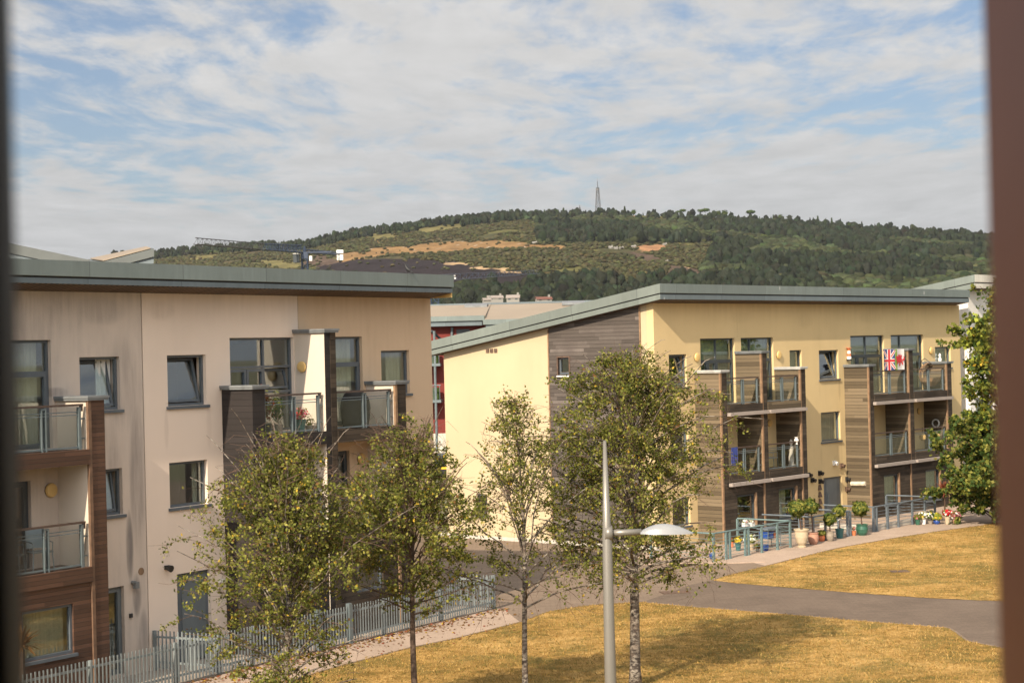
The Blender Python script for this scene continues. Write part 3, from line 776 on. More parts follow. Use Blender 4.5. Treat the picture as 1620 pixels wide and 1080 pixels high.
for xa in (3.3, 6.2, 14.9, 18.7): WB(xa, xa + .95, 2.66, 4.55, sill=False, name='door', frame='frame_dark', sub=((.06, .94, .02, .97),))
HBf.append((12.07, 13.60, 0.0, 1.87))
d = MB(); d.box(12.07, 13.60, .10, .16, .02, 1.87); dd = d.build('door', 'frame_grey', B)
d = MB(); d.box(12.42, 13.30, .08, .10, .05, 1.78); d.build('door_leaf', 'door_grey', dd)
d = MB(); d.tube([(12.52, .05, .7), (12.52, .05, 1.2)], .02, 6); d.build('handle', 'rail_metal', dd)
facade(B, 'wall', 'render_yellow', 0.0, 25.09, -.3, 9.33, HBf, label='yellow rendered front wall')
# gable: pale yellow render, weathered timber panel, render strip with real openings
zw = lambda y: zroof(y) - .60
gh = [(8.62, 9.2, .98, 1.82)]
facade(B, 'gable_wall', 'render_gable', 5.14, 10.85, -.3, 7.55, gh, y=0.0, th=.3, axis='y', ztop=zw, label='sunlit pale yellow gable wall')
facade(B, 'gable_wall', 'render_gable', 0.322, 0.64, -.3, 9.2, [], y=0.0, th=.3, axis='y', ztop=zw)
facade(B, 'timber_gable', 'boards_silver', 0.645, 5.135, -.3, 8.4, [(4.12, 4.68, 6.68, 7.34)], y=-.03, th=.3, axis='y', ztop=zw, label='weathered silver brown boarded gable panel')
g = MB(); g.box(.3, 25.08, 10.55, 10.85, -.3, 7.7); g.hexa([(24.78, .33, -.3), (25.09, .33, -.3), (25.09, 10.5, -.3), (24.78, 10.5, -.3), (24.78, .33, 9.3), (25.09, .33, 9.3), (25.09, 10.5, 7.6), (24.78, 10.5, 7.6)])
g.build('wall', 'render_yellow', B)
t_ = MB(); t_.box(-.055, -.002, .60, .65, -.3, 9.2); t_.box(-.055, -.002, 5.13, 5.18, -.3, 8.45); t_.build('corner_trim', 'timber_trim', B)
def gable_window(y0, y1, z0, z1, pale=True):
    m = MB(); x = .06
    for a, b, c, d in ((y0, y0 + .07, z0, z1), (y1 - .07, y1, z0, z1), (y0 + .07, y1 - .07, z0, z0 + .07), (y0 + .07, y1 - .07, z1 - .07, z1)): m.box(x, x + .06, a, b, c, d)
    w = m.build('window', 'frame_grey', B)
    g_ = MB(); g_.box(x + .03, x + .04, y0 + .07, y1 - .07, z0 + .07, z1 - .07); g_.build('pane', 'glass', w)
    t_ = MB()
    if pale:
        t_.box(-.06, .05, y0 - .05, y0, z0 - .05, z1 + .05); t_.box(-.06, .05, y1, y1 + .05, z0 - .05, z1 + .05); t_.box(-.06, .05, y0, y1, z1, z1 + .05)
        t_.build('window_trim', 'timber_dark', w); t_ = MB()
    t_.box(-.09, .06, y0 - .05, y1 + .05, z0 - .10, z0 - .051 if pale else z0 - .02); t_.build('sill', 'white_paint' if pale else 'coping', w)
gable_window(4.12, 4.68, 6.68, 7.34); gable_window(8.62, 9.2, .98, 1.82, False)
v = MB()
for k in range(3): v.box(-.03, -.001, 7.87 + k * .22, 8.03 + k * .22, 7.60, 7.76)
v.build('wall_vent', 'timber_dark', B)
roof(B, -.42, 24.95, -.65, 11.35, 10.04, .16, upper=.35, gap=.045, lower=.19)
# piers
for (a, b, zt, sp) in ((2.61, 3.05, 6.66, 0), (5.52, 5.91, 7.36, 1), (8.41, 8.83, 6.66, 2)):
    fin(B, a, b, DB, zt, 'boards_gold', 'boards_old', trim='timber_trim', coping='coping_pale' if sp != 1 else 'coping')
for (a, b, zt, sp) in ((14.02, 14.45, 6.64, 0), (17.60, 18.05, 7.28, 1), (21.25, 21.75, 6.62, 2)):
    fin(B, a, b, DB, zt, 'boards_gold', 'boards_old', trim='timber_trim')
for (a, b, fa) in ((3.052, 5.518, 'boards_old'), (5.912, 8.408, 'boards_gold'), (14.452, 17.598, 'boards_old'), (18.052, 21.248, 'boards_old')):
    balcony(B, a, b, 5.33, DB, fa, kick=.28); balcony(B, a, b, 2.62, DB, 'boards_old', kick=.26)
for (a, b) in ((2.98, 5.74), (5.86, 8.62), (14.3, 17.75), (17.95, 21.5)):
    for z in (4.92, 2.20):
        m = MB(); m.box(a, b, -DB - .20, -DB - .04, z, z + .13); m.build('awning_box', 'awning', B)
cabin(B, 3.052, 5.518, 2.34, DB, 'boards_old', [(3.62, 4.88, .55, 1.80, True)], wm='frame_dark', trim='timber_trim')
cabin(B, 5.912, 8.408, 2.34, DB, 'boards_old', [(6.62, 7.90, .6, 1.84, True, ((.02, .7, 'blind_beige'),))], wm='frame_dark', trim='timber_trim')
xa, za = FB.uz(1399, 752, DB); xb, zb = FB.uz(1423, 795, DB)
cabin(B, 14.452, 17.598, 2.34, DB, 'boards_old', [(xa, xb, zb, za, True, ((.02, .98, 'blind_beige'),))], wm='frame_dark', trim='timber_trim')
xa, za = FB.uz(1465, 744, DB); xb, zb = FB.uz(1488, 788, DB)
cabin(B, 18.052, 21.248, 2.34, DB, 'boards_old', [(xa, xb, zb, za, True, ((.02, .98, 'blind_green'),))], wm='frame_dark', trim='timber_trim')
for (px, py) in ((1101.5, 565), (1231, 561.5), (1472, 554.5)):
    x, z = FB.uz(px, py); lampdrum(B, x, 0, z, r=.17)
for (px, py) in ((1217, 669), (1453, 650)):
    x, z = FB.uz(px, py); lampdrum(B, x, 0, z, r=.15)
# small fittings round the doors
for (px, py, nm, mt) in ((1296, 748, 'security_light', 'black_plastic'), (1284, 759, 'security_light', 'black_plastic'), (1296.5, 761, 'wall_box', 'black_plastic'), (1319, 732, 'camera_dome', 'white_paint'), (1330, 736, 'wall_vent', 'timber_dark'), (1339, 757.5, 'letter_box', 'black_plastic'), (1278, 751, 'security_light', 'black_plastic'), (1339, 773, 'bell_push', 'timber_dark')):
    x, z = FB.uz(px, py); m = MB(); m.box(x - .10, x + .10, -.08, 0, z - .10, z + .10); m.tube([(x, -.06, z + .02), (x, -.20, z - .03)], [.05, .09], 8); m.build(nm, mt, B)
m = MB(); x, z = FB.uz(1296, 785)
for k in range(4): m.tube([(x, -.04, z + .5 - k * .30), (x, -.04, z + .28 - k * .30)], [.05, .11], 8)
tag(m.build('wind_chime', 'timber_dark'), 'red brown hanging ornament on the yellow wall left of the door', 'ornament')
bpy.data.objects['wind_chime'].matrix_world = Matrix.Translation(FB.org) @ Matrix.Rotation(FB.ang, 4, 'Z')
x, z = FB.uz(1360, 767, DB); m = MB(); m.box(14.055, 14.40, -DB - .04, -DB, 1.2, 1.45)
px_, pz_ = FB.uz(1360, 766, .6)
m = MB(); m.tube([(13.98, -.95, 1.52), (13.98, -.25, 1.50)], [.10, .10], 8); m.build('name_board', 'curtain_cream', B)

# ---------------------------------------------------------------- fences and railings
def on(o, F, x=0.0, y=0.0, z=0.0):
    p = F.world(x, y, z); o.location = p; o.rotation_euler = (0, 0, F.ang); return o
def palisade(F, x0, y0, x1, y1, h, label, pitch=.115, gate=None):
    p0, p1 = F.world(x0, y0), F.world(x1, y1); L = (p1 - p0).length; a = math.atan2(p1.y - p0.y, p1.x - p0.x)
    t = empty('palisade_fence', p0, a, label, 'fence')
    m = MB(); n = int(L / pitch); rr = random.Random(n)
    for i in range(n):
        x = (i + .5) * L / n; w = .026; dz = rr.uniform(-.006, .006)
        m.hexa([(x - w, -.012, .07), (x + w, -.012, .07), (x + w, .004, .07), (x - w, .004, .07), (x - w * .6, -.012, h + dz), (x + w * .6, -.012, h + dz), (x + w * .6, .004, h + dz), (x - w * .6, .004, h + dz)])
    m.build('pales', 'fence_metal', t, fix=False)
    for z in (.22, h - .16):
        r = MB(); r.box(0, L, .006, .045, z - .025, z + .025); r.build('rail', 'fence_metal', t)
    k = max(1, round(L / 2.75))
    for i in range(k + 1):
        x = L * i / k; pm = MB(); pm.box(x - .04, x + .04, .046, .12, 0, h - .02); pm.build('post', 'fence_metal', t)
    if gate:
        for x in gate:
            pm = MB(); pm.box(x - .06, x + .06, -.05, .07, 0, h + .06); pm.build('gate_post', 'rail_metal', t)
    return t
palisade(FA, -24.0, -2.0, .16, -2.02, 1.02, 'long grey steel palisade fence beside the pink footpath', gate=(15.9, 17.2))
palisade(FA, -12.1, -.05, -11.85, -1.93, 1.0, 'short grey palisade return fence running from the wall joint to the long fence')
palisade(FA, .14, -.35, .15, -1.9, 1.0, 'short grey palisade fence closing the yard at the end wall')

def railing(F, pts, posts, mat, label, h=1.0):
    t = empty('railing', F.world(*pts[0]), F.ang, label, 'railing', 'patio railings')
    o = Vector((*pts[0], 0))
    q = [Vector((*p, 0)) - o for p in pts]
    for a, b in zip(q[:-1], q[1:]):
        m = MB(); up = Vector((0, 0, h))
        m.tube([a + up, b + up], .032, 6); m.build('top_rail', mat, t)
        w = MB()
        for k in range(6):
            z = Vector((0, 0, .14 + k * (h - .22) / 6)); w.tube([a + z, b + z], .009, 4, cap=False)
        w.build('wires', mat, t, fix=False)
    for p in posts:
        c = Vector((p[0], p[1], 0)) - o; wdt = p[2] if len(p) > 2 else .05
        m = MB(); m.box(c.x - wdt, c.x + wdt, c.y - .03, c.y + .03, 0, h - .02); m.box(c.x - wdt - .03, c.x + wdt + .03, c.y - .06, c.y + .06, 0, .015)
        m.build('post', mat, t)
    return t
railing(FB, [(-2.15, -1.2), (-2.15, -3.95), (2.95, -3.95), (2.95, -1.6)], [(-2.15, -3.95), (-1.35, -3.95), (-1.12, -3.95), (-.12, -3.95), (.10, -3.95), (.98, -3.95), (2.05, -3.95), (2.95, -3.95), (2.95, -1.6), (-2.15, -1.2)],
        'rail_teal', 'teal painted patio railing nearest the lamp post')
railing(FB, [(4.7, -1.6), (4.7, -3.9), (7.45, -3.9), (7.45, -1.6)], [(4.7, -3.9), (5.6, -3.9), (6.6, -3.9), (7.28, -3.9), (7.5, -3.9), (7.45, -1.6)],
        'rail_slate', 'short dark grey patio railing behind the row of garden pots')
railing(FB, [(9.35, -1.6), (9.35, -3.9), (14.6, -3.9), (14.6, -1.6)], [(9.35, -3.9, .07), (9.6, -3.9), (10.5, -3.9, .07), (11.4, -3.9), (12.6, -3.9), (13.7, -3.9), (14.6, -3.9), (14.6, -1.6)],
        'rail_slate', 'long dark grey patio railing above a low pale kerb, furthest right')
m = MB(); m.box(9.5, 14.4, -3.80, -3.68, 0, .22); m.box(9.5, 9.62, -3.68, -1.3, 0, .22)
o = m.build('low_wall', 'concrete'); on(o, FB); tag(o, 'low pale concrete upstand under the far patio railing', 'low wall')

# ---------------------------------------------------------------- leaves
def leaf_mat(name, c, tr=0.35, spec=0.25):
    m = bpy.data.materials.new(name); m.use_nodes = True; nt = m.node_tree; t = NT(nt); nt.nodes.clear()
    oc = t.n('ShaderNodeTexCoord').outputs['Object']
    f = t.noise(oc, 3.0, 3.0)
    cc = t.mix(t.rng(f, .3, .7), tuple(k * .75 for k in c), tuple(min(1, k * 1.25) for k in c))
    d = t.n('ShaderNodeBsdfPrincipled', {'Base Color': cc, 'Roughness': .65, 'Specular IOR Level': spec * .5}).outputs[0]
    tl = t.n('ShaderNodeBsdfTranslucent', {'Color': cc}).outputs[0]
    mx = t.n('ShaderNodeMixShader', {0: tr, 1: d, 2: tl}).outputs[0]
    t.n('ShaderNodeOutputMaterial', {0: mx}); MATS[name] = m
leaf_mat('leaf_dark', (.085, .100, .022), .42); leaf_mat('leaf_mid', (.170, .185, .036), .42); leaf_mat('leaf_light', (.33, .31, .075), .42)
leaf_mat('leaf_yellow', (.50, .34, .04)); leaf_mat('leaf_brown', (.16, .085, .03)); leaf_mat('leaf_deep', (.050, .085, .020)); leaf_mat('leaf_lime', (.30, .34, .05))
leaf_mat('petal_red', (.55, .02, .03), .2); leaf_mat('petal_white', (.8, .78, .7), .2); leaf_mat('petal_pink', (.6, .2, .25), .2); leaf_mat('petal_yellow', (.75, .55, .05), .2)
leaf_mat('leaf_redbrown', (.20, .06, .03), .2)
def bark(t, oc, b):
    x, y, z = t.sep(oc)
    n = t.noise(t.scale(oc, (6, 6, 14)), 1.2, 4.0, .7)
    n2 = t.noise(oc, 2.5, 3.0)
    c = t.mix(t.rng(n, .46, .56), (.050, .040, .034), (.26, .23, .19))
    return t.mix(t.rng(n2, .45, .6, 0, .6), c, (.12, .09, .07))
pmat('bark_birch', bark, rough=.85, spec=.2)
pmat('bark_brown', color=(.085, .060, .045), var=.35, vscale=12, rough=.9, spec=.15)
pmat('twig', color=(.10, .065, .048), var=.2, rough=.8, spec=.15)

def leaf_cloud(name, P, size, mats, weights, parent, seed=0, up=0.3, long=1.5, sizevar=.35):
    r = np.random.default_rng(seed); P = np.asarray(P, float); n = len(P)
    N = r.normal(size=(n, 3)); N[:, 2] += up; N /= np.linalg.norm(N, axis=1)[:, None]
    T = r.normal(size=(n, 3)); T -= N * (T * N).sum(1)[:, None]; T /= np.linalg.norm(T, axis=1)[:, None]
    Bv = np.cross(N, T); s = size * (1 + sizevar * r.uniform(-1, 1, n))[:, None]
    a = P + T * s * .5 * long; b = P + Bv * s * .5 + N * s * .12; c = P - T * s * .5 * long; d = P - Bv * s * .5 + N * s * .12
    V = np.stack([a, b, c, d], 1).reshape(-1, 3)
    me = bpy.data.meshes.new(name); me.vertices.add(4 * n); me.vertices.foreach_set('co', V.ravel())
    me.loops.add(4 * n); me.loops.foreach_set('vertex_index', np.arange(4 * n, dtype=np.int32))
    me.polygons.add(n); me.polygons.foreach_set('loop_start', np.arange(0, 4 * n, 4, dtype=np.int32)); me.polygons.foreach_set('loop_total', np.full(n, 4, np.int32))
    for m in mats: me.materials.append(MATS[m])
    w = np.array(weights) / sum(weights)
    me.polygons.foreach_set('material_index', r.choice(len(mats), n, p=w).astype(np.int32))
    me.update(calc_edges=True); me.validate()
    o = bpy.data.objects.new(name, me); col.objects.link(o); o.parent = parent
    return o

def make_tree(name, loc, H, tr, cb, env, nl, leaves, lsize, seed, label, cat='tree', group=None, barkm='bark_birch', lm=('leaf_dark', 'leaf_mid', 'leaf_light', 'leaf_yellow', 'leaf_brown'),
              lw=(4, 4, 2.2, .20, .35), droop=.5, rise=1.0, lean=(0, 0), sub=6, spread=.34, extra=None, topfade=1.0, bare=0.0, prof=None):
    rr = random.Random(seed); nr = np.random.default_rng(seed)
    t = empty(name, loc, 0, label, cat, group)
    def ctr(h):
        k = h / H
        return Vector((lean[0] * k * k + .10 * math.sin(k * 5 + seed) * k, lean[1] * k * k + .10 * math.cos(k * 4.1 + seed * 2) * k, h))
    def rad(h): return max(.006, tr * (1 - h / H) ** .85 + .004)
    ph = [rr.uniform(0, 6.28) for _ in range(6)]
    def inside(p_, slack=0.0):
        if prof is None: return True
        az_ = math.atan2(p_.y, p_.x); nz = 1.04 + .17 * math.sin(2 * az_ + ph[0] + p_.z * 1.1) + .13 * math.sin(3 * az_ + ph[1] - p_.z * 2.3) + .12 * math.sin(5 * az_ + ph[2] + p_.z * 3.7) + .10 * math.sin(p_.z * 7 + ph[3] + az_)
        c_ = ctr(min(p_.z, H)); hw_ = float(np.interp(p_.z, [q_[0] for q_ in prof], [q_[1] for q_ in prof])) * (nz * 1.10 + slack); return (hw_ - math.hypot(p_.x - c_.x, p_.y - c_.y)) > rr.random() ** 1.6 * .42 * hw_
    tm = MB(); hs = [H * i / 16 for i in range(17)]
    rads = [rad(h) * (1.0 if h > .3 else 1.28) for h in hs]
    tm.tube([ctr(h) for h in hs], rads, 10); tm.build('trunk', barkm, t, smooth=True)
    bm_, tw = MB(), MB(); pts = []; wts = []
    for i in range(nl):
        f = (i + rr.random() * .8) / nl; h = cb + (H * .975 - cb) * f ** 1.02
        az = i * 2.39996 + rr.uniform(-.5, .5)
        e = env((h - cb) / (H - cb)) if prof is None else float(np.interp(h + .45, [q_[0] for q_ in prof], [q_[1] for q_ in prof])) * 1.3
        L = e * (1 - .35 * f) * rr.choice((.55, .8, .95, 1.05, 1.15, 1.4)) * rr.uniform(.85, 1.15)
        if L < .15: continue
        d = Vector((math.cos(az), math.sin(az), 0)); el = rise * rr.uniform(.75, 1.25) * (1.0 + .5 * f)
        el = min(el, 1.35)
        if prof: el *= .25 + .75 * min(1, f / .22)
        p = ctr(h); q = [p.copy()]; n = 6; step = L / n / max(.45, math.cos(el * .6))
        side = Vector((-d.y, d.x, 0)) * rr.uniform(-.25, .25)
        for k in range(n):
            ee = el * (1 - droop * (k / (n - 1)) ** 1.4 * 1.2)
            v = (d + side * (k / n)).normalized() * math.cos(ee) + Vector((0, 0, math.sin(ee)))
            if prof and k > 2 and not inside(p, .05): q.append(p + v * step * .3); n = len(q) - 1; break
            p = p + v * step + Vector((rr.uniform(-1, 1), rr.uniform(-1, 1), rr.uniform(-1, 1))) * step * .16
            q.append(p.copy())
        r0 = min(rad(h) * .42, .010 + L * .010)
        bm_.tube(q, [r0 * (1 - .85 * k / n) + .003 for k in range(n + 1)], 5, cap=False)
        ns = max(3, int(sub * (.6 + L * .45)))
        for s_ in range(ns):
            u = .22 + .78 * (s_ + rr.random()) / ns; k = min(n - 1, int(u * n)); w = u * n - k
            b0 = q[k].lerp(q[k + 1], min(1, w))
            if not inside(b0): continue
            dirn = (q[k + 1] - q[k]).normalized()
            rv = Vector((rr.gauss(0, 1), rr.gauss(0, 1), rr.gauss(0, .7)))
            v = (dirn * .6 + rv * .75).normalized(); l2 = (spread + .22 * L) * rr.uniform(.5, 1.15) * (1.15 - .5 * u)
            s = [b0.copy()]; p2 = b0.copy()
            for z in range(3):
                v = (v + Vector((0, 0, -.25 * droop))).normalized(); p2 = p2 + v * l2 / 3; s.append(p2.copy())
            tw.tube(s, [.007, .005, .004, .002], 3, cap=False)
            for _ in range(3):
                b1 = s[rr.randint(1, 3)]; v3 = Vector((rr.gauss(0, 1), rr.gauss(0, 1), rr.gauss(0, .8) - droop * 1.3)).normalized(); l3 = l2 * rr.uniform(.3, .6)
                e1 = b1 + v3 * l3; tw.tube([b1, e1], [.004, .002], 3, cap=False)
                if rr.random() > bare * f and inside(e1, .12): pts.append((b1, e1)); wts.append(l3)
            if rr.random() > bare * f and inside(s[3], .12): pts.append((s[1], s[3])); wts.append(l2)
    bm_.build('branches', barkm, t, smooth=True, fix=False); tw.build('twigs', 'twig', t, fix=False)
    a = np.array([list(x[0]) for x in pts]); b = np.array([list(x[1]) for x in pts]); w = np.array(wts); w /= w.sum()
    # leaves gather in clumps: some twigs carry many, some few
    w = w * nr.gamma(2.2, 1.0, len(w)); w /= w.sum()
    idx = nr.choice(len(a), leaves, p=w); u = nr.uniform(.05, 1.1, leaves)[:, None]
    P = a[idx] + (b[idx] - a[idx]) * u + nr.normal(size=(leaves, 3)) * (.035 + lsize * .3)
    leaf_cloud('crown', P, lsize, lm, lw, t, seed)
    return t
G = 'young birches in a row on the near lawn'
def px_base(x, d):   # ground point under photo column x at depth d
    p = at(x, 1000, d); return Vector((p.x, p.y, 0))
make_tree('birch_tree', px_base(452, 34.0), 5.7, .065, 1.2, lambda f: 2.05 * (math.sin(math.pi * min(1, f * .66 + .33))) ** .8 + .12, 84, 25000, .043, 11,
          'dense bushy young birch at left in front of the black boarded pier', group=G, lean=(.05, 0), rise=1.0, droop=.45, spread=.42, prof=[(.8, .4), (1.6, 1.3), (2.6, 1.9), (4.2, 2.3), (5.0, 1.85), (5.5, 1.05), (6.0, .4), (6.5, .0)])
make_tree('birch_tree', px_base(655, 36.5), 5.9, .070, 2.35, lambda f: 1.85 * (math.sin(math.pi * min(1, f * .68 + .32))) ** 1.0 + .16, 70, 18500, .043, 23,
          'dark trunked round crowned birch with a bare top, second from left', group=G, barkm='bark_brown', lean=(-.1, 0), rise=.85, droop=.35, bare=.75, spread=.42, prof=[(2.1, .0), (2.6, .7), (3.3, 1.6), (4.2, 2.1), (5.2, 1.8), (5.8, .8), (6.2, .3), (6.4, .0)])
make_tree('birch_tree', px_base(829, 38.5), 6.6, .066, 2.1, lambda f: (1.75 * (1 - f) ** .9 + .28) if f > .12 else 1.1 + 4 * f, 50, 7400, .043, 37,
          'thin sparse birch in front of the sunlit yellow gable', group=G, lean=(0, .1), rise=1.0, droop=.6, sub=6, spread=.42, prof=[(2.0, .3), (2.5, 1.3), (3.0, 1.95), (3.8, 1.65), (4.6, 1.2), (5.4, .95), (6.2, .6), (6.8, .35), (7.2, .0)])
make_tree('birch_tree', px_base(1003, 40.6), 7.4, .125, 2.3, lambda f: 2.45 * (math.sin(math.pi * min(1, f * .64 + .34))) ** .8 + .12, 108, 36000, .045, 51,
          'tallest birch with a full drooping crown and white mottled trunk behind the lamp post', group=G, lean=(.1, 0), rise=.85, droop=.8, spread=.45, prof=[(1.9, .7), (2.3, 1.5), (2.9, 2.1), (4.0, 2.25), (5.0, 2.5), (5.9, 2.1), (6.9, 1.4), (7.5, .7), (8.0, .0)])
# broadleaf tree and shrub beside the window frame
make_tree('maple_tree', px_base(1618, 74.0), 9.6, .17, 2.6, lambda f: 2.5 * (math.sin(math.pi * min(1, f * .75 + .2))) ** .8 + .1, 70, 27000, .13, 77,
          'tall leafy maple with yellowing top in front of the white building', barkm='bark_brown', lm=('leaf_deep', 'leaf_mid', 'leaf_lime', 'leaf_yellow'), lw=(3, 4, 2.4, .35), droop=.3, rise=.9, spread=.5)
make_tree('leafy_shrub', px_base(1578, 74.5), 3.9, .09, .15, lambda f: 2.3 * (math.sin(math.pi * min(1, f * .7 + .25))) ** .6, 70, 30000, .12, 79,
          'wide dark green shrub at the far end of the pavement', cat='shrub', barkm='bark_brown', lm=('leaf_deep', 'leaf_mid', 'leaf_light'), lw=(5, 4, 1.2), droop=.5, rise=.7, spread=.5)
# dry grass tufts over both lawns
def tufts(poly, n, seed, label):
    g = np.random.default_rng(seed); xs = np.array([p[0] for p in poly]); ys = np.array([p[1] for p in poly])
    X = g.uniform(xs.min(), xs.max(), n * 3); Y = g.uniform(ys.min(), ys.max(), n * 3); ins = np.zeros(len(X), bool)
    for i in range(len(poly)):
        x0, y0, x1, y1 = xs[i - 1], ys[i - 1], xs[i], ys[i]; ins ^= ((y0 > Y) != (y1 > Y)) & (X < (x1 - x0) * (Y - y0) / (y1 - y0 + 1e-9) + x0)
    X, Y = X[ins][:n], Y[ins][:n]; n = len(X); a = g.uniform(0, 6.283, n); h = g.uniform(.015, .07, n); w = g.uniform(.003, .012, n); dx, dy = np.cos(a) * w, np.sin(a) * w; lx, ly = g.normal(0, .025, n), g.normal(0, .025, n)
    z0 = np.full(n, .010); V = np.stack([np.stack([X - dx, Y - dy, z0], 1), np.stack([X + dx, Y + dy, z0], 1), np.stack([X + dx * .6 + lx, Y + dy * .6 + ly, h], 1), np.stack([X - dx * .8 + lx, Y - dy * .8 + ly, h * .8], 1)], 1).reshape(-1, 3)
    me = bpy.data.meshes.new('grass'); me.vertices.add(4 * n); me.vertices.foreach_set('co', V.ravel()); me.loops.add(4 * n); me.loops.foreach_set('vertex_index', np.arange(4 * n, dtype=np.int32))
    me.polygons.add(n); me.polygons.foreach_set('loop_start', np.arange(0, 4 * n, 4, dtype=np.int32)); me.polygons.foreach_set('loop_total', np.full(n, 4, np.int32))
    for m_ in ('straw', 'straw_pale', 'straw_green'): me.materials.append(MATS[m_])
    me.polygons.foreach_set('material_index', g.choice(3, n, p=(.5, .25, .25)).astype(np.int32)); me.update(calc_edges=True)
    o = bpy.data.objects.new('grass', me); col.objects.link(o); tag(o, label, None, None, 'stuff')
leaf_mat('straw', (.36, .225, .070), .3, .1); leaf_mat('straw_pale', (.46, .31, .115), .3, .1); leaf_mat('straw_green', (.20, .165, .045), .3, .1)
tufts([(p.x, p.y) for p in L1], 230000, 1, 'dry straw coloured grass of the near lawn'); tufts([(p.x, p.y) for p in L2], 110000, 2, 'dry straw coloured grass of the far lawn')

# fallen leaves blown against the fence and over the path
_g = np.random.default_rng(8); _n = 1500
_u = _g.uniform(-17, .3, _n); _v = -2.05 - np.abs(_g.normal(0, .30, _n)) * _g.choice([1, 1, 4], _n)
_P = np.array([list(FA.world(a_, b_, .022)) for a_, b_ in zip(_u, _v)])
fl_ = leaf_cloud('fallen_leaves', _P, .06, ('leaf_brown', 'leaf_yellow', 'leaf_redbrown'), (5, 1, 2), None, 9, up=3.0)
tag(fl_, 'brown fallen leaves along the foot of the long fence', None, None, 'stuff')

# ---------------------------------------------------------------- lamp post
c = at(966, 1080, 25.0); base = Vector((c.x, c.y, 0)); top = at(961.5, 697, 25.0); arm = at(966, 843, 25.0).z
lp = empty('lamp_post', base, 0, 'tall pale grey tapered street lamp with one curved hood, in front of the birches', 'street lamp')
m = MB(); m.tube([(0, 0, 0), (0, 0, 3.0), (0, 0, arm), (0, 0, arm + .02), (0, 0, top.z)], [.10, .082, .066, .060, .022], 20); m.tube([(0, 0, 0), (0, 0, .6)], [.13, .12], 20); m.build('pole', 'pole_grey', lp, smooth=True)
m = MB(); m.tube([(.0, 0, arm), (.48, 0, arm + .006)], .045, 12); m.tube([(-.03, 0, arm), (.075, 0, arm)], .10, 14); m.build('arm', 'pole_grey', lp, smooth=True)
m = MB(); nx, ny = 20, 12; x0, L = .46, .73
def hood(i, k):
    u = i / nx; w = .165 * math.sin(math.pi * min(1, .12 + u * .86)) ** .7; h = .155 * math.sin(math.pi * (u * .93 + .035)) ** .85 * (1 - .25 * u)
    v = k / ny * 2 - 1
    return (x0 + L * u, w * v, arm - .035 + h * (1 - v * v) ** .5 + .02 * (1 - u))
for i in range(nx):
    for k in range(ny):
        m.face([hood(i, k), hood(i + 1, k), hood(i + 1, k + 1), hood(i, k + 1)])
m.build('lamp_hood', 'lamp_hood', lp, smooth=True, fix=False)
m = MB()
for i in range(nx):
    a, b, c2, d2 = hood(i, 0), hood(i + 1, 0), hood(i + 1, ny), hood(i, ny); m.face([d2, c2, b, a])
m.build('lamp_glass', 'curtain_white', lp, fix=False)

# ---------------------------------------------------------------- pots, plants and balcony things
pmat('pot_cream', color=(.42, .34, .23), var=.12, vscale=6, rough=.8); pmat('pot_terracotta', color=(.36, .19, .13), var=.15, vscale=6, rough=.8)
pmat('pot_orange', color=(.50, .15, .06), var=.12, rough=.7); pmat('pot_stone', color=(.24, .20, .155), var=.2, vscale=8, rough=.8)
pmat('pot_teal', color=(.03, .11, .11), var=.2, rough=.3); pmat('pot_green', color=(.03, .10, .065), var=.2, rough=.3); pmat('pot_blue', color=(.02, .06, .25), var=.2, rough=.3)
pmat('soil', color=(.04, .028, .02), rough=.95)
def pot(loc, r, h, mat, shape='taper', name='plant_pot', label='', group=None, cat='plant pot'):
    t = empty(name, loc, 0, label, cat, group)
    pr = {'taper': [(r * .68, 0), (r * .74, h * .1), (r * .98, h * .93), (r * 1.06, h * .93), (r * 1.06, h), (r * .92, h), (r * .88, h * .9)],
          'urn': [(r * .62, 0), (r * .66, h * .07), (r * .45, h * .10), (r * .72, h * .25), (r * .95, h * .55), (r * .97, h * .85), (r * 1.1, h * .95), (r * 1.1, h), (r * .9, h), (r * .86, h * .9)],
          'round': [(r * .60, 0), (r * .9, h * .25), (r * 1.02, h * .55), (r * .92, h * .85), (r * 1.0, h * .95), (r * 1.0, h), (r * .85, h), (r * .8, h * .9)]}[shape]
    m = MB(); m.lathe(pr, n=22); m.build('pot', mat, t, smooth=False)
    s = MB(); s.lathe([(r * .86, h * .86), (r * .86, h * .905)], n=14); s.build('soil', 'soil', t)
    return t
def ball_pts(c, r, n, seed, flat=1.0, shell=.55):
    g = np.random.default_rng(seed); v = g.normal(size=(n, 3)); v /= np.linalg.norm(v, axis=1)[:, None]
    rr = r * (shell + (1 - shell) * g.random(n) ** .5)[:, None] * (1 + .22 * np.sin(v[:, :1] * 6 + seed) * np.cos(v[:, 1:2] * 5 + seed) + .12 * np.sin(v[:, 2:3] * 9 + seed * 3))
    v = v * rr * (1 + .16 * g.standard_normal((n, 1)) ** 2 * .35); v[:, 2] *= flat; return v + np.array(c)
def plant(loc_px, d_or_none, **k): pass
def topiary(t, h, zc, r, seed, dx=0.0, lm=('leaf_deep', 'leaf_mid', 'leaf_light'), lw=(4, 5, 1.5), n=1500):
    m = MB(); m.tube([(0, 0, h * .85), (dx * .5, 0, (h + zc) / 2), (dx, 0, zc)], [.03, .025, .02], 6); m.build('stem', 'twig', t)
    leaf_cloud('foliage', ball_pts((dx, 0, zc), r, n, seed), .07, lm, lw, t, seed, up=.1, long=1.7)
def at_px(px, py): g_ = gnd(px, py); return Vector((g_.x, g_.y, .008)), FPX / (g_ - CAMP).dot(_fwd)
def mkpot(px, py, wpx, hpx, mat, shape, label, **k):
    p, s = at_px(px, py); return pot(p, wpx / 2 / s, hpx / s, mat, shape, label=label, group='pots along the right-hand pavement', **k), s
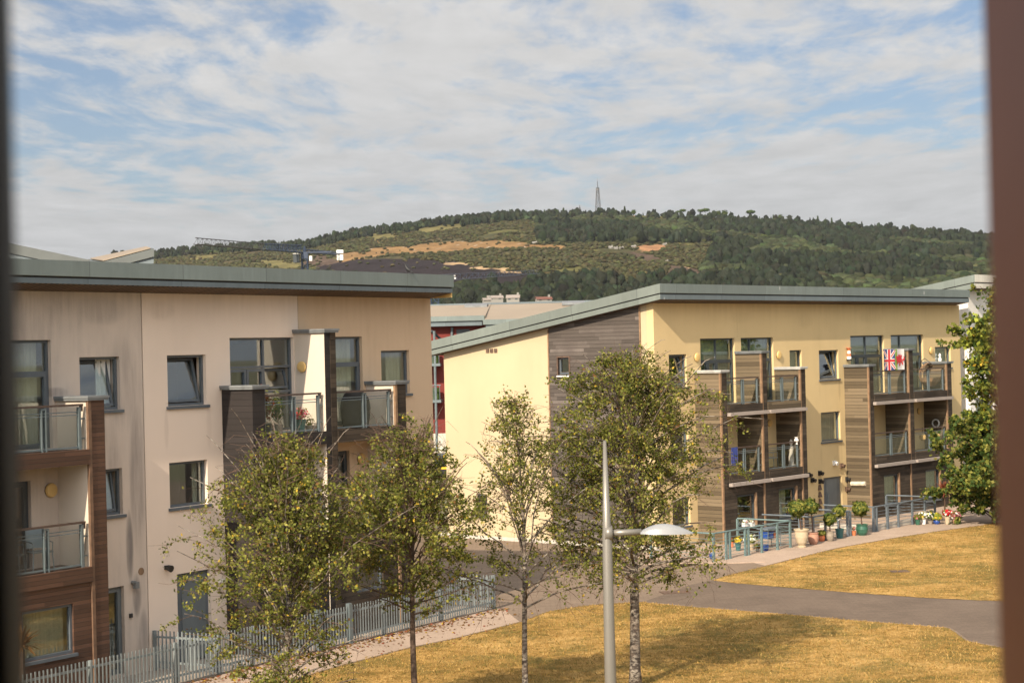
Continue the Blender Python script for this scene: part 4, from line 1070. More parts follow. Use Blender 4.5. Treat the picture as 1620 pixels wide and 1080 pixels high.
GP = 'pots along the right-hand pavement'
t, s = mkpot(1268.5, 865.5, 22, 29, 'pot_cream', 'urn', 'large cream urn with a ball-topped tree, left end of the pot row'); topiary(t, 29 / s, (865 - 803) / s, 13 / s, 1, dx=-5 / s)
t, s = mkpot(1287, 861, 17, 19, 'pot_terracotta', 'round', 'wide pink terracotta pot with a ball-topped tree, beside the cream urn'); topiary(t, 19 / s, (861 - 801) / s, 11 / s, 2, dx=-3 / s)
t, s = mkpot(1300, 856, 11, 10, 'pot_orange', 'round', 'low orange clay bowl with a leafy plant'); leaf_cloud('foliage', ball_pts((0, 0, 13 / s), 7 / s, 300, 5, .6), .07, ('leaf_mid', 'leaf_light'), (3, 2), t, 5)
t, s = mkpot(1313.5, 856, 12, 16, 'pot_stone', 'round', 'mottled grey brown stone pot with a small round bush'); topiary(t, 16 / s, (856 - 821) / s, 9 / s, 3, n=900)
t, s = mkpot(1328.5, 851, 14, 15, 'pot_teal', 'taper', 'dark teal glazed pot raised on small feet with a clipped bush above white flowers'); topiary(t, 15 / s, (851 - 809) / s, 9 / s, 4, n=900)
leaf_cloud('flowers', ball_pts((0, 0, 30 / s), 2.2 / s, 40, 5), .06, ('petal_white', 'petal_pink'), (4, 1), t, 5)
t, s = mkpot(1351, 847, 7, 7.5, 'pot_orange', 'taper', 'tiny orange clay pot beside the big green pot'); leaf_cloud('flowers', ball_pts((0, 0, 11 / s), 2.3 / s, 60, 6), .06, ('petal_pink', 'leaf_mid'), (1, 2), t, 6)
t, s = mkpot(1364, 846.5, 19, 17.5, 'pot_green', 'round', 'big glazed green pot with a neat round bush, right end of the pot row'); topiary(t, 17 / s, (846 - 803.5) / s, 11 / s, 7, dx=-2 / s)
# patio behind the teal railing
t, s = mkpot(1168, 871, 10, 12, 'pot_teal', 'taper', 'teal pot of yellow flowers behind the teal railing'); leaf_cloud('flowers', ball_pts((0, 0, 17 / s), 5 / s, 260, 8), .07, ('petal_yellow', 'leaf_mid'), (3, 1), t, 8)
t, s = mkpot(1187, 869, 14, 11, 'pot_cream', 'taper', 'cream pot of pale variegated leaves behind the teal railing'); leaf_cloud('foliage', ball_pts((0, 0, 17 / s), 9 / s, 600, 9, .7), .08, ('leaf_lime', 'petal_white', 'leaf_mid'), (3, 2, 2), t, 9)
t, s = mkpot(1211, 871, 11, 10, 'pot_blue', 'round', 'blue glazed pot at the foot of the teal railing')
t, s = mkpot(1126, 884, 8, 9, 'pot_blue', 'round', 'blue glazed pot at the left corner of the teal railing')
t, s = mkpot(1158, 866, 6, 9, 'pot_orange', 'taper', 'small orange pot behind the teal railing'); leaf_cloud('foliage', ball_pts((0, 0, 12 / s), 3 / s, 120, 10), .06, ('leaf_mid', 'leaf_redbrown'), (2, 1), t, 10)
t, s = mkpot(1198, 872, 8, 6, 'pot_stone', 'taper', 'low stone trough beside the pale leaved pot'); leaf_cloud('foliage', ball_pts((0, 0, 8 / s), 4 / s, 160, 12), .06, ('leaf_mid', 'leaf_brown'), (2, 1), t, 12)
# small table with crates
p, s = at_px(1218, 866)
t = empty('garden_table', p, FB.ang, 'small dark wire garden table holding blue and red boxes', 'table')
m = MB(); m.box(-.5, .5, -.25, .25, .72, .75); m.build('table_top', 'rail_slate', t)
for sx in (-.45, .45):
    for sy in (-.2, .2): m = MB(); m.tube([(sx, sy, 0), (sx * .9, sy, .72)], .015, 5); m.build('leg', 'rail_slate', t)
m = MB(); m.box(-.42, .42, -.2, .2, .36, .38); m.build('shelf', 'rail_slate', t)
m = MB(); m.box(-.4, -.02, -.18, .18, 0, .22); m.box(-.42, .0, -.2, .2, .20, .24); o = m.build('storage_box', 'pot_blue'); o.location = p + Vector((0, 0, .382)); o.rotation_euler = (0, 0, FB.ang); tag(o, 'blue lidded box on the shelf of the garden table', 'box')
m = MB(); m.box(.06, .36, -.15, .15, 0, .2); m.box(.04, .38, -.17, .17, .17, .2); o = m.build('storage_box', 'pot_orange'); o.location = p + Vector((0, 0, .382)); o.rotation_euler = (0, 0, FB.ang); tag(o, 'red box on the shelf of the garden table', 'box')
for (px, lab) in ((1179.5, 'left white box of flowers on the window sill behind the teal railing'), (1190, 'right white box of flowers on the window sill behind the teal railing')):
    x, z = FB.uz(px, 829, DB + .16); m = MB(); m.box(-.13, .13, -.07, .07, 0, .16); t = empty('flower_box', FB.world(x, -DB - .14, z - .08), FB.ang, lab, 'flower box')
    m.build('box', 'white_paint', t); leaf_cloud('flowers', ball_pts((0, 0, .2), .12, 90, int(px), .6), .05, ('petal_white', 'leaf_mid', 'petal_pink'), (3, 2, 1), t, int(px))
# right group of pots
for (px, py, w, h, mt, sh, lab, fl, fr, fz) in (
        (1452, 830, 9, 9, 'pot_green', 'taper', 'pale green pot with a small plant at the railing corner', (('leaf_mid', 'petal_pink'), (3, 1)), 5, 12),
        (1461.5, 829, 8, 8, 'white_paint', 'taper', 'white pot of daisies beside the railing', (('petal_white', 'leaf_mid', 'petal_yellow'), (3, 3, 1)), 7, 14),
        (1472, 829, 8, 6, 'pot_stone', 'taper', 'low pot overflowing with white and yellow flowers', (('petal_white', 'leaf_deep', 'petal_yellow'), (2, 3, 1)), 8, 14),
        (1482, 829, 11, 8, 'pot_blue', 'round', 'blue bowl with a spreading yellow green plant', (('leaf_lime', 'leaf_mid', 'petal_yellow'), (3, 2, 1)), 8, 12),
        (1499, 829, 9, 13, 'pot_cream', 'taper', 'tall cream pot of bright red flowers', (('petal_red', 'leaf_mid', 'petal_white'), (5, 2, 1)), 7, 18),
        (1511, 829, 8, 9, 'pot_terracotta', 'round', 'brown pot of pink and white flowers at the end of the pavement', (('petal_pink', 'leaf_redbrown', 'petal_white', 'leaf_mid'), (3, 2, 2, 2)), 8, 15)):
    t, s = mkpot(px, py, w, h, mt, sh, lab); leaf_cloud('flowers', ball_pts((0, 0, fz / s), fr / s, 420, int(px), .75, .3), .085, fl[0], fl[1], t, int(px))
p, s = at_px(1495, 815)
t = empty('cordyline_plant', p, 0, 'spiky red brown cordyline beside the far patio', 'plant'); m = MB(); m.tube([(0, 0, 0), (0, 0, .9)], .04, 6); m.build('stem', 'twig', t)
def spiky(parent, c, n, L, mat, seed, w=.025):
    r = random.Random(seed); m = MB()
    for i in range(n):
        az = r.uniform(0, 6.28); el = r.uniform(-.2, 1.4); d = Vector((math.cos(az) * math.cos(el), math.sin(az) * math.cos(el), math.sin(el))); sd = Vector((-math.sin(az), math.cos(az), 0)) * w
        c0 = Vector(c); a = c0 + d * L * .5; b = c0 + d * L * r.uniform(.8, 1.1) - Vector((0, 0, L * .18))
        m.face([c0 - sd * .5, c0 + sd * .5, a + sd, a - sd]); m.face([a - sd, a + sd, b])
    return m.build('leaves', mat, parent, fix=False)
spiky(t, (0, 0, .95), 90, .75, 'leaf_redbrown', 3)
g_ = FA.world(-17.75, -1.75, .0)
t = empty('yucca_plant', g_, 0, 'spiky straw coloured yucca at the bottom left beside the red brown boards', 'plant'); m = MB(); m.tube([(0, 0, 0), (0, 0, 1.5)], .07, 7); m.build('stem', 'bark_brown', t)
spiky(t, (0, 0, 1.55), 90, .62, 'leaf_brown', 4, .022)

def bbq(F, x, y, z, label):
    t = empty('covered_barbecue', F.world(x, y, z), F.ang, label, 'barbecue')
    m = MB(); m.lathe([(.42, .0), (.47, .25), (.5, .55), (.46, .8), (.34, .97), (.15, 1.05), (.02, 1.06)], n=24, sy=.75); m.build('cover', 'cover_cloth', t, smooth=True)
    for k in (-.3, .3): m = MB(); m.tube([(k, -.1, 0), (k, -.1, .12)], .03, 6); m.build('wheel', 'black_plastic', t)
    return t
bbq(FA, -4.35, -.45, 5.605, 'round barbecue under a black cover on the upper balcony beside the tan wall')
t = empty('plant_pot', FA.world(-7.15, -.75, 5.605), 0, 'teal pot of red flowers on the upper balcony below the white pier', 'plant pot')
m = MB(); m.lathe([(.12, 0), (.18, .34), (.19, .36), (.16, .36)], n=16); m.build('pot', 'pot_teal', t); leaf_cloud('flowers', ball_pts((0, 0, .5), .22, 260, 3, .8), .05, ('petal_red', 'leaf_mid', 'petal_pink'), (3, 2, 2), t, 3)
t = empty('plant_pot', FA.world(-8.4, -.6, 5.605), 0, 'tall red leaved plant in a dark pot on the upper balcony beside the black pier', 'plant pot')
m = MB(); m.lathe([(.14, 0), (.2, .3), (.17, .3)], n=14); m.build('pot', 'black_plastic', t); leaf_cloud('foliage', ball_pts((0, 0, .75), .28, 420, 4, 1.6, .2), .06, ('leaf_redbrown', 'leaf_brown', 'leaf_mid'), (3, 2, 2), t, 4)
t = empty('plant_pot', FA.world(-6.75, -.75, 5.605), 0, 'small clay pot of green leaves at the right corner of the upper balcony', 'plant pot')
m = MB(); m.lathe([(.08, 0), (.11, .18), (.09, .18)], n=12); m.build('pot', 'pot_stone', t); leaf_cloud('foliage', ball_pts((0, 0, .28), .13, 120, 6), .04, ('leaf_mid', 'leaf_light'), (2, 1), t, 6)
t = empty('plant_pot', FA.world(-7.75, -.5, 5.605), 0, 'slim green climbing plant in a pot in the middle of the upper balcony', 'plant pot')
m = MB(); m.lathe([(.11, 0), (.15, .25), (.12, .25)], n=12); m.build('pot', 'pot_stone', t); leaf_cloud('foliage', ball_pts((0, 0, .7), .18, 260, 8, 2.4, .2), .06, ('leaf_deep', 'leaf_mid'), (2, 1), t, 8)
def chair(F, x, y, z, mat, label, rz=0.0, group=None):
    t = empty('garden_chair', F.world(x, y, z), F.ang + rz, label, 'chair', group)
    m = MB(); m.box(-.24, .24, -.22, .22, .42, .455); m.build('seat', mat, t)
    m = MB(); m.hexa([(-.24, .22, .5), (.24, .22, .5), (.24, .25, .5), (-.24, .25, .5), (-.22, .32, .92), (.22, .32, .92), (.22, .35, .92), (-.22, .35, .92)]); m.build('backrest', mat, t)
    for sx in (-.22, .22):
        for sy in (-.2, .22): m = MB(); m.tube([(sx, sy, .42), (sx * 1.12, sy * 1.15, 0)], .014, 5); m.build('leg', 'rail_metal', t)
        m = MB(); m.tube([(sx, -.2, .42), (sx * 1.05, -.2, .65), (sx * 1.05, .3, .67)], .014, 5); m.build('armrest', mat, t)
    return t
chair(FA, -16.9, -.55, 2.935, 'rail_metal', 'pale chair on the lower left balcony, nearer the door', .6)
chair(FA, -16.05, -.5, 2.935, 'rail_metal', 'pale chair on the lower left balcony, beside the white pier', -.4)
chair(FB, 14.95, -.6, 5.335, 'black_plastic', 'black chair on the balcony below the flag', .5)
chair(FB, 18.6, -.6, 5.335, 'black_plastic', 'black chair on the upper balcony furthest right', .2)
chair(FB, 7.0, -.6, 2.625, 'coping_pale', 'pale chair on the lower balcony above the garden table', .2)
# hanging wicker seat
x, z = FB.uz(1473, 603, .6)
t = empty('wicker_seat', FB.world(x, -.55, 5.335), FB.ang, 'round brown wicker egg seat on the upper balcony furthest right', 'chair')
m = MB()
for k in range(14):
    a = math.pi * k / 14; m.tube([(.5 * math.cos(a) * math.cos(b), .5 * math.sin(a) * math.cos(b), .75 + .55 * math.sin(b)) for b in [q * .35 - 1.57 for q in range(10)]], .013, 4, cap=False)
m.lathe([(.2, .2), (.45, .42), (.5, .6), (.47, .6), (.4, .46), (.1, .26)], n=18); m.build('basket', 'timber_trim', t, fix=False); m = MB(); m.tube([(0, .42, 0), (0, .5, 1.3), (0, .25, 1.5), (0, 0, 1.32)], .02, 6); m.build('stand', 'black_plastic', t)
# towel
pmat('towel_blue', color=(.03, .05, .22), var=.1, rough=.9)
x, z = FB.uz(1162, 707, DB); m = MB()
for i in range(6):
    a, b = 3.35 + i * .07, 3.42 + i * .07; m.hexa([(a, -DB + .06 + .02 * (i % 2), 3.0), (b, -DB + .06 + .02 * ((i + 1) % 2), 3.0), (b, -DB + .08, 3.0), (a, -DB + .08, 3.0), (a, -DB + .05, 3.69), (b, -DB + .05, 3.69), (b, -DB + .07, 3.69), (a, -DB + .07, 3.69)])
o = m.build('towel', 'towel_blue'); on(o, FB); tag(o, 'blue towel hung inside the railing of the lower left balcony of the yellow building', 'towel')
# lanterns, ring, statue, vase
for (px, py, lab) in ((1459.5, 691, 'left gold lantern hanging behind the lower far balcony rail'), (1482, 689.5, 'right gold lantern hanging behind the lower far balcony rail')):
    x, z = FB.uz(px, py, .7); t = empty('lantern', FB.world(x, -.7, z - .15), 0, lab, 'lantern'); m = MB(); m.lathe([(.08, 0), (.15, .06), (.16, .2), (.08, .3), (.03, .33)], n=12); m.build('globe', 'lamp_glass', t); m = MB(); m.tube([(0, 0, .33), (0, 0, .6)], .01, 4); m.build('hook', 'black_plastic', t)
x, z = FB.uz(1485, 668, .02 + .35); m = MB(); m.tube([(21.0 - .02, -.55 + .17 * math.cos(a), z + .17 * math.sin(a)) for a in [q * math.pi / 10 for q in range(21)]], .035, 6)
m = MB(); xx = 21.20
m.tube([(xx, -.62 + .17 * math.cos(a), z + .17 * math.sin(a)) for a in [q * math.pi / 10 for q in range(21)]], .035, 6)
o = m.build('wreath', 'coping_pale'); on(o, FB); tag(o, 'round pale wreath on the side wall of the lower far balcony', 'wreath')
x, z = FB.uz(1259.5, 697, DB - .1); t = empty('vase', FB.world(x, -DB + .09, z - .14), 0, 'small cream urn standing on the lower balcony handrail', 'vase'); m = MB(); m.lathe([(.06, 0), (.04, .05), (.10, .16), (.05, .25), (.08, .3)], n=12); m.build('body', 'white_paint', t)
x, z = FB.uz(1252, 720, .8); t = empty('garden_statue', FB.world(x, -.8, 2.625), FB.ang, 'pale stone statue standing behind glass on the lower balcony', 'statue'); m = MB(); m.lathe([(.17, 0), (.17, .1), (.12, .12), (.14, .4), (.10, .62), (.13, .78), (.05, .88), (.085, .96), (.08, 1.05), (.02, 1.12)], n=12, sy=.8); m.build('figure', 'concrete', t, smooth=True)
x, z = FB.uz(1484, 563, -.15); t = empty('figurine', FB.world(x, .06, 6.36), FB.ang, 'white figurine on the sill of the small top window furthest right', 'ornament'); m = MB(); m.lathe([(.10, 0), (.10, .05), (.07, .2), (.09, .4), (.04, .5), (.07, .58), (.02, .68)], n=10); m.build('figure', 'white_paint', t)
x, z = FB.uz(1340, 560); m = MB()
for k, c_ in enumerate((0, 1, 0, 1)): m.lathe([(.10 - .012 * k, k * .12), (.10 - .012 * k, k * .12 + .12)], (x, -.1, z - .22), 10, c_)
m.lathe([(.13, .48), (.13, .50)], (x, -.1, z - .22), 10, 1); m.lathe([(.12, -.06), (.12, 0)], (x, -.1, z - .22), 10, 2)
o = m.build('lighthouse_ornament', ['white_paint', 'pot_orange', 'black_plastic']); on(o, FB); tag(o, 'red and white striped lighthouse ornament fixed to the yellow wall', 'ornament')
# flag hung over the balcony rail: half union flag, half welsh dragon
pmat('flag_white', color=(.80, .76, .74), var=.03, rough=.8); pmat('flag_red', color=(.62, .03, .04), var=.05, rough=.8); pmat('flag_blue', color=(.05, .07, .22), var=.05, rough=.8); pmat('flag_green', color=(.24, .38, .07), var=.05, rough=.8)
xa, zt_ = FB.uz(1397.5, 553, DB); xb, _ = FB.uz(1430, 553, DB); _, zb_ = FB.uz(1414, 585, DB)
FW, FH = xb - xa, zt_ - zb_
t = empty('flag', FB.world(xa, -DB - .02, zb_), FB.ang, 'flag above the balcony rail, half union flag, half green and white with red dragon', 'flag')
wob = lambda u: .035 * math.sin(u * 9)
def fpoly(poly, mi, lay, m, sub=True):
    m.face([(p * FW, -lay * .006 + wob(p) - .0, q * FH) for p, q in poly], mi)
m = MB(); N_ = 16
for i in range(N_):
    u0, u1 = i / N_, (i + 1) / N_; mi = 2 if u1 <= .5 else (3 if u1 < .66 else 0)
    m.face([(u0 * FW, wob(u0), 0), (u1 * FW, wob(u1), 0), (u1 * FW, wob(u1), FH), (u0 * FW, wob(u0), FH)], mi)
    m.face([(u0 * FW, wob(u0) + .012, 0), (u0 * FW, wob(u0) + .012, FH), (u1 * FW, wob(u1) + .012, FH), (u1 * FW, wob(u1) + .012, 0)], mi)
def strip(p0, p1, w, mi, lay):
    n = 8
    for i in range(n):
        a = Vector(p0).lerp(Vector(p1), i / n); b = Vector(p0).lerp(Vector(p1), (i + 1) / n); d = (b - a).normalized(); nn = Vector((-d.y, d.x)) * w
        fpoly([(a - nn)[:], (b - nn)[:], (b + nn)[:], (a + nn)[:]], mi, lay, m)
for (a, b) in (((.0, .95), (.5, .05)), ((.0, .05), (.5, .95))): strip(a, b, .055, 0, 1)
for (a, b) in (((.0, .95), (.5, .05)), ((.0, .05), (.5, .95))): strip(a, b, .018, 1, 2)
strip((.25, 0), (.25, 1), .075, 0, 3); strip((0, .46), (.46, .46), .10, 0, 3.2); strip((.25, 0), (.25, 1), .042, 1, 4); strip((0, .46), (.46, .46), .055, 1, 4.2)
drag = [[(.56, .50), (.60, .60), (.66, .66), (.70, .60), (.78, .56), (.86, .60), (.90, .50), (.86, .38), (.76, .34), (.66, .36), (.60, .42)],
        [(.68, .60), (.64, .78), (.74, .70), (.80, .80), (.82, .68), (.90, .74), (.86, .56), (.76, .54)], [(.56, .50), (.52, .62), (.56, .70), (.62, .66), (.64, .56)],
        [(.62, .44), (.56, .30), (.62, .26), (.66, .38)], [(.74, .36), (.70, .20), (.78, .18), (.80, .34)], [(.84, .40), (.88, .24), (.93, .24), (.90, .42)], [(.88, .48), (.96, .56), (.93, .66), (.98, .62), (.99, .50), (.92, .40)], [(.52, .48), (.56, .40), (.62, .42), (.60, .50)]]
for k, p in enumerate(drag): fpoly(p, 1, 3 + k * .5, m)
m.build('cloth', ['flag_white', 'flag_red', 'flag_blue', 'flag_green'], t, fix=False)

# birds
def bird(p, rz, label, s=1.0, body=.085):
    t = empty('crow', p, rz, label, 'bird', None)
    m = MB(); m.tube([(-.18 * s, 0, .04 * s), (-.08 * s, 0, .10 * s), (0, 0, .16 * s), (.06 * s, 0, .24 * s), (.075 * s, 0, .30 * s), (.085 * s, 0, .35 * s)], [.012 * s, .055 * s, .08 * s, .065 * s, .042 * s, .03 * s], 10)
    m.tube([(.07 * s, 0, .33 * s), (.10 * s, 0, .335 * s), (.125 * s, 0, .335 * s)], [.04 * s, .038 * s, .02 * s], 8); m.tube([(.12 * s, 0, .335 * s), (.19 * s, 0, .32 * s)], [.014 * s, .002], 6)
    m.tube([(-.08 * s, 0, .10 * s), (-.26 * s, 0, -.02 * s)], [.04 * s, .02 * s], 6)
    for sy in (-.03, .03): m.tube([(0, sy * s, .1 * s), (.01 * s, sy * s, 0)], [.012 * s, .007 * s], 5)
    m.build('body', 'bird_black', t, smooth=True); return t
x, z = FA.uz(645, 431.5, .80); bird(FA.world(x, -.80, 9.975), 2.6, 'black crow perched on the edge of the left roof', .78)
x, z = FB.uz(1061, 448.7, .6); bird(FB.world(x, -.6, 10.045), 1.0, 'tiny dark bird perched on the yellow building roof near its corner', .45)

# ---------------------------------------------------------------- buildings behind
pmat('roof_sheet', None, color=(.50, .42, .33), var=.05, rough=.6)
def ribs(t, oc, b):
    x, y, z = t.sep(oc); f = t.math('FRACT', t.math('DIVIDE', x, 1.0))
    g = t.math('LESS_THAN', f, .10); n = t.rng(t.noise(oc, .3, 4.0), .3, .7, .92, 1.06); c = t.mix(1.0, (.255, .205, .15), t.comb(n, n, n), 'MULTIPLY')
    return t.mix(t.math('MULTIPLY', g, .45), c, (.25, .20, .15))
pmat('roof_ribs', ribs, rough=.65)
# red building
c = at(682, 505, 138); RF = empty('red_building', (c.x - 12, c.y, 0), R(-2), 'red rendered apartment block with beige metal roof seen in the gap', 'building')
W_, Z1 = 34.0, 10.35
m = MB(); m.box(0, 16.4, 0, 14, 1.5, Z1 - .3); m.build('wall', 'render_red', RF); m = MB(); m.box(16.4, W_, -1.4, 14, 1.5, Z1 - .6); m.build('wall', 'render_red', RF)
m = MB(); m.box(-.05, W_ + .05, -.02, 13.9, -.1, 1.5); m.build('plinth', 'concrete', RF)
def rslab(x0, x1, y0, y1, z0, z1, th, mat, nm='roof'):
    q = MB(); q.hexa([(x0, y0, z0 - th), (x1, y0, z0 - th), (x1, y1, z1 - th), (x0, y1, z1 - th), (x0, y0, z0), (x1, y0, z0), (x1, y1, z1), (x0, y1, z1)]); return q.build(nm, mat, RF)
rslab(-.4, 16.2, -.8, 9, Z1, Z1 + 1.15, .12, 'roof_ribs'); rslab(16.2, W_ + .4, -2.2, 9, Z1 - .35, Z1 + 1.12, .12, 'roof_ribs')
for (x0, x1, y, z) in ((-.4, 16.15, -.95, Z1 + .05), (16.1, W_ + .4, -2.35, Z1 - .3)):
    q = MB(); q.box(x0, x1, y, y + .15, z - .38, z); q.build('gutter', 'zinc', RF); q = MB(); q.box(x0 + .2, x1 - .2, y + .15, y + .6, z - .75, z - .38); q.build('eaves_board', 'zinc_band', RF)
q = MB(); q.box(-.4, W_ + .4, 8.8, 9.2, Z1 + 1.10, Z1 + 1.25); q.build('ridge_cap', 'zinc_band', RF)
for sx in (14.2, 22.0): q = MB(); q.hexa([(sx, 6.5, Z1 + .85), (sx + 1.8, 6.5, Z1 + .85), (sx + 1.8, 8.4, Z1 + 1.05), (sx, 8.4, Z1 + 1.05), (sx, 6.5, Z1 + 1.02), (sx + 1.8, 6.5, Z1 + 1.02), (sx + 1.8, 8.4, Z1 + 1.24), (sx, 8.4, Z1 + 1.24)]); q.build('roof_light', 'coping', RF)
px_x = lambda px: (at(px, 520, 138).x - RF.location.x)
q = MB(); q.tube([(px_x(716), -.1, Z1 - .8), (px_x(714), -.1, Z1 - 2.2)], .10, 6); q.build('downpipe', 'zinc_band', RF)
for px in (733, 772): q = MB(); x = px_x(px); q.box(x - .5, x + .5, -.06 if px < 750 else -1.46, 0, Z1 - 1.9, Z1 - .95); w = q.build('window', 'frame_dark', RF)
for z in (4.1, 6.85):
    x = px_x(688); q = MB(); q.box(x - 1.6, x + .5, -1.8, 0, z - .2, z); b_ = q.build('balcony', 'rail_metal', RF)
    q = MB()
    for k in range(9): q.box(x - 1.6 + k * .25, x - 1.57 + k * .25, -1.8, -1.76, z, z + 1.1)
    q.box(x - 1.6, x + .5, -1.82, -1.74, z + 1.08, z + 1.15); q.build('railing', 'rail_metal', b_)
    q = MB(); q.box(x - 1.5, x + .3, -1.0, -.5, z + .02, z + .9); q.build('planter', 'leaf_deep', b_)
q = MB(); x = px_x(690); q.tube([(x, -1.7, .2), (x, -1.7, 9.3)], .10, 8); q.build('post', 'rail_metal', RF)
q = MB(); q.tube([(x - .2, -1.7, 9.3), (x + 1.2, 0, 7.9)], .1, 6); q.build('brace', 'frame_dark', RF)
# parked car in the gap
cg = gnd(699, 758); car = empty('parked_car', (cg.x + .1, cg.y, 0), R(2), 'dark hatchback with a yellow rear plate parked in the gap between the buildings', 'car')
pmat('car_paint', color=(.018, .02, .028), var=.1, rough=.25); pmat('car_glass', color=(.03, .035, .04), var=.05, rough=.08); pmat('tail_red', color=(.5, .02, .02), var=.05, rough=.3); pmat('plate_yellow', color=(.75, .5, .03), var=.03, rough=.5)
side_ = [(0, .32), (0.02, .95), (.12, 1.02), (.35, 1.42), (.9, 1.52), (2.2, 1.48), (2.9, 1.02), (3.9, .92), (4.1, .7), (4.12, .32)]
m = MB(); m.prism(side_, lambda p, q, t_: (t_, p, q), -.86, .86); m.build('body', 'car_paint', car)
m = MB(); m.hexa([(-.66, .13, 1.06), (.66, .13, 1.06), (.66, .16, 1.06), (-.66, .16, 1.06), (-.58, .325, 1.39), (.58, .325, 1.39), (.58, .345, 1.39), (-.58, .345, 1.39)]); m.build('rear_window', 'car_glass', car)
for sx in (-1, 1):
    m = MB(); m.box(sx * .84, sx * .60, -.02, .06, .80, 1.0); m.build('tail_light', 'tail_red', car)
    for y in (.75, 3.3): m = MB(); m.tube([(sx * .70, y, .32), (sx * .88, y, .32)], .32, 14); m.build('wheel', 'black_plastic', car)
m = MB(); m.box(-.27, .27, -.03, -.005, .62, .74); m.build('number_plate', 'plate_yellow', car)
m = MB(); m.box(-.86, .86, -.06, .0, .36, .56); m.build('bumper', 'black_plastic', car)
# white building beyond the yellow one
WB_ = empty('white_building', FB.world(26.06, 0.0), FB.ang, 'white rendered block with grey sloping roof, its front edge coloured as lit, beyond the yellow building, at right', 'building')
facade(WB_, 'wall', 'render_pale', 0, 22, 0, 10.1, [(.55, 2.6, 3.45, 4.75), (.55, 2.6, .8, 2.0), (.9, 2.8, 6.2, 7.5)])
for (za, zb) in ((3.45, 4.75), (.8, 2.0)): window(WB_, .55, 2.6, za, zb, cols=(.5,), curtains=((.0, .97, 'curtain_white'),))
window(WB_, .9, 2.8, 6.2, 7.5, cols=(.5,))
g = MB(); g.hexa([(0, .33, 0), (.3, .33, 0), (.3, 11, 0), (0, 11, 0), (0, .33, 10.05), (.3, .33, 10.05), (.3, 11, 8.2), (0, 11, 8.2)]); g.box(.3, 22, 10.7, 11, 0, 8.2); g.box(21.7, 22, .33, 10.7, 0, 8.0); g.build('wall', 'render_pale', WB_)
roof(WB_, -.45, 22, -.6, 11.4, 10.80, .16, upper=.36, gap=.05, lower=.24, side='zinc_light', front='zinc_lit', band='zinc_lit')
pmat('zinc_shaded', color=(.085, .097, .095), var=.12, vscale=1.0, rough=.6)  # zinc darkened, shade on the rear roof edges put into the colour
# two grey roofs behind the left building
def back_block(name, label, P4, th, zb, mats, back=None):
    c = (P4[0] + P4[1] + P4[2] + P4[3]) / 4; t = empty(name, (c.x, c.y, 0), 0, label, 'building'); o = Vector((c.x, c.y, 0))
    q = [p - o for p in P4]; dn = Vector((0, 0, -1))
    m = MB(); m.hexa([p + dn * th * .55 for p in q] + q); m.build('roof', mats[0], t)
    m = MB(); ctr = (q[0] + q[1] + q[2] + q[3]) / 4; k = [(p - ctr) * .985 + ctr for p in q]; m.hexa([p + dn * th for p in k] + [p + dn * (th * .57) for p in k]); m.build('fascia', mats[1], t)
    m = MB(); k = [(p - ctr) * .93 + ctr for p in q]; m.hexa([Vector((p.x, p.y, -.1)) for p in k] + [p + dn * (th + .02) for p in k]); m.build('wall', mats[2], t)
    k = [(p - ctr) * .93 + ctr for p in q]
    return t
back_block('rear_building', 'grey roofed block with roof sloping down to the right behind the left building', [at(-140, 352, 74), at(141, 411, 74), at(141, 414, 84), at(-150, 362, 84)], .75, 0, ('zinc_shaded', 'zinc_band', 'render_tan'))
back_block('rear_building', 'smaller beige topped grey roof rising to the right behind the left building', [at(150, 417.5, 76), at(243.5, 393, 76), at(233, 391.5, 90), at(139, 411.5, 90)], .62, 0, ('zinc_shaded', 'zinc_band', 'render_grey'))
tp = [at(163, 413.2, 76.2), at(238, 393.6, 76.2), at(231, 391.2, 89.5), at(143, 409.8, 89.5)]
m = MB(); m.hexa([p + Vector((0, 0, .01)) for p in tp] + [p + Vector((0, 0, .05)) for p in tp]); rb_ = bpy.data.objects['rear_building.001']; o = m.build('roof_covering', 'roof_ribs', rb_); o.location = -rb_.location

# ---------------------------------------------------------------- tower cranes
def truss(m, a, b, h0, h1, w, n, r=.09, mi=0, r2=.05):
    a, b = Vector(a), Vector(b); d = (b - a).normalized(); s = Vector((-d.y, d.x, 0)).normalized() * w / 2; up = Vector((0, 0, 1))
    A_ = [a.lerp(b, i / n) for i in range(n + 1)]; Hh = [h0 + (h1 - h0) * i / n for i in range(n + 1)]
    m.tube([a + s, b + s], r, 4, mi); m.tube([a - s, b - s], r, 4, mi); m.tube([a + up * h0, b + up * h1], r, 4, mi)
    for i in range(n):
        t0, t1 = A_[i] + up * Hh[i], A_[i + 1] + up * Hh[i + 1]; mid = (t0 + t1) / 2
        for sg in (1, -1): m.tube([A_[i] + s * sg, mid], r2, 3, mi, cap=False); m.tube([A_[i + 1] + s * sg, mid], r2, 3, mi, cap=False)
        m.tube([A_[i] + s, A_[i] - s], r2, 3, mi, cap=False)
D1 = 480.0
cb_ = at(482, 400, D1); cr = empty('tower_crane', (cb_.x, cb_.y, 0), 0, 'blue tower crane with a long grey jib pointing left and white counterweights', 'crane')
O = Vector((cb_.x, cb_.y, 0)); zt_ = cb_.z
m = MB(); hw = .75
for sx in (-hw, hw):
    for sy in (-hw, hw): m.tube([(sx, sy, 0), (sx, sy, zt_ - .5)], .16, 4)
k = int(zt_ / 2)
for i in range(k):
    z0 = i * (zt_ - .5) / k; z1 = (i + 1) * (zt_ - .5) / k
    for sy in (-hw, hw): m.tube([(-hw, sy, z0), (hw, sy, z1)], .09, 3); m.tube([(hw, sy, z0), (-hw, sy, z1)], .09, 3)
    for sx in (-hw, hw): m.tube([(sx, -hw, z0), (sx, hw, z1)], .09, 3)
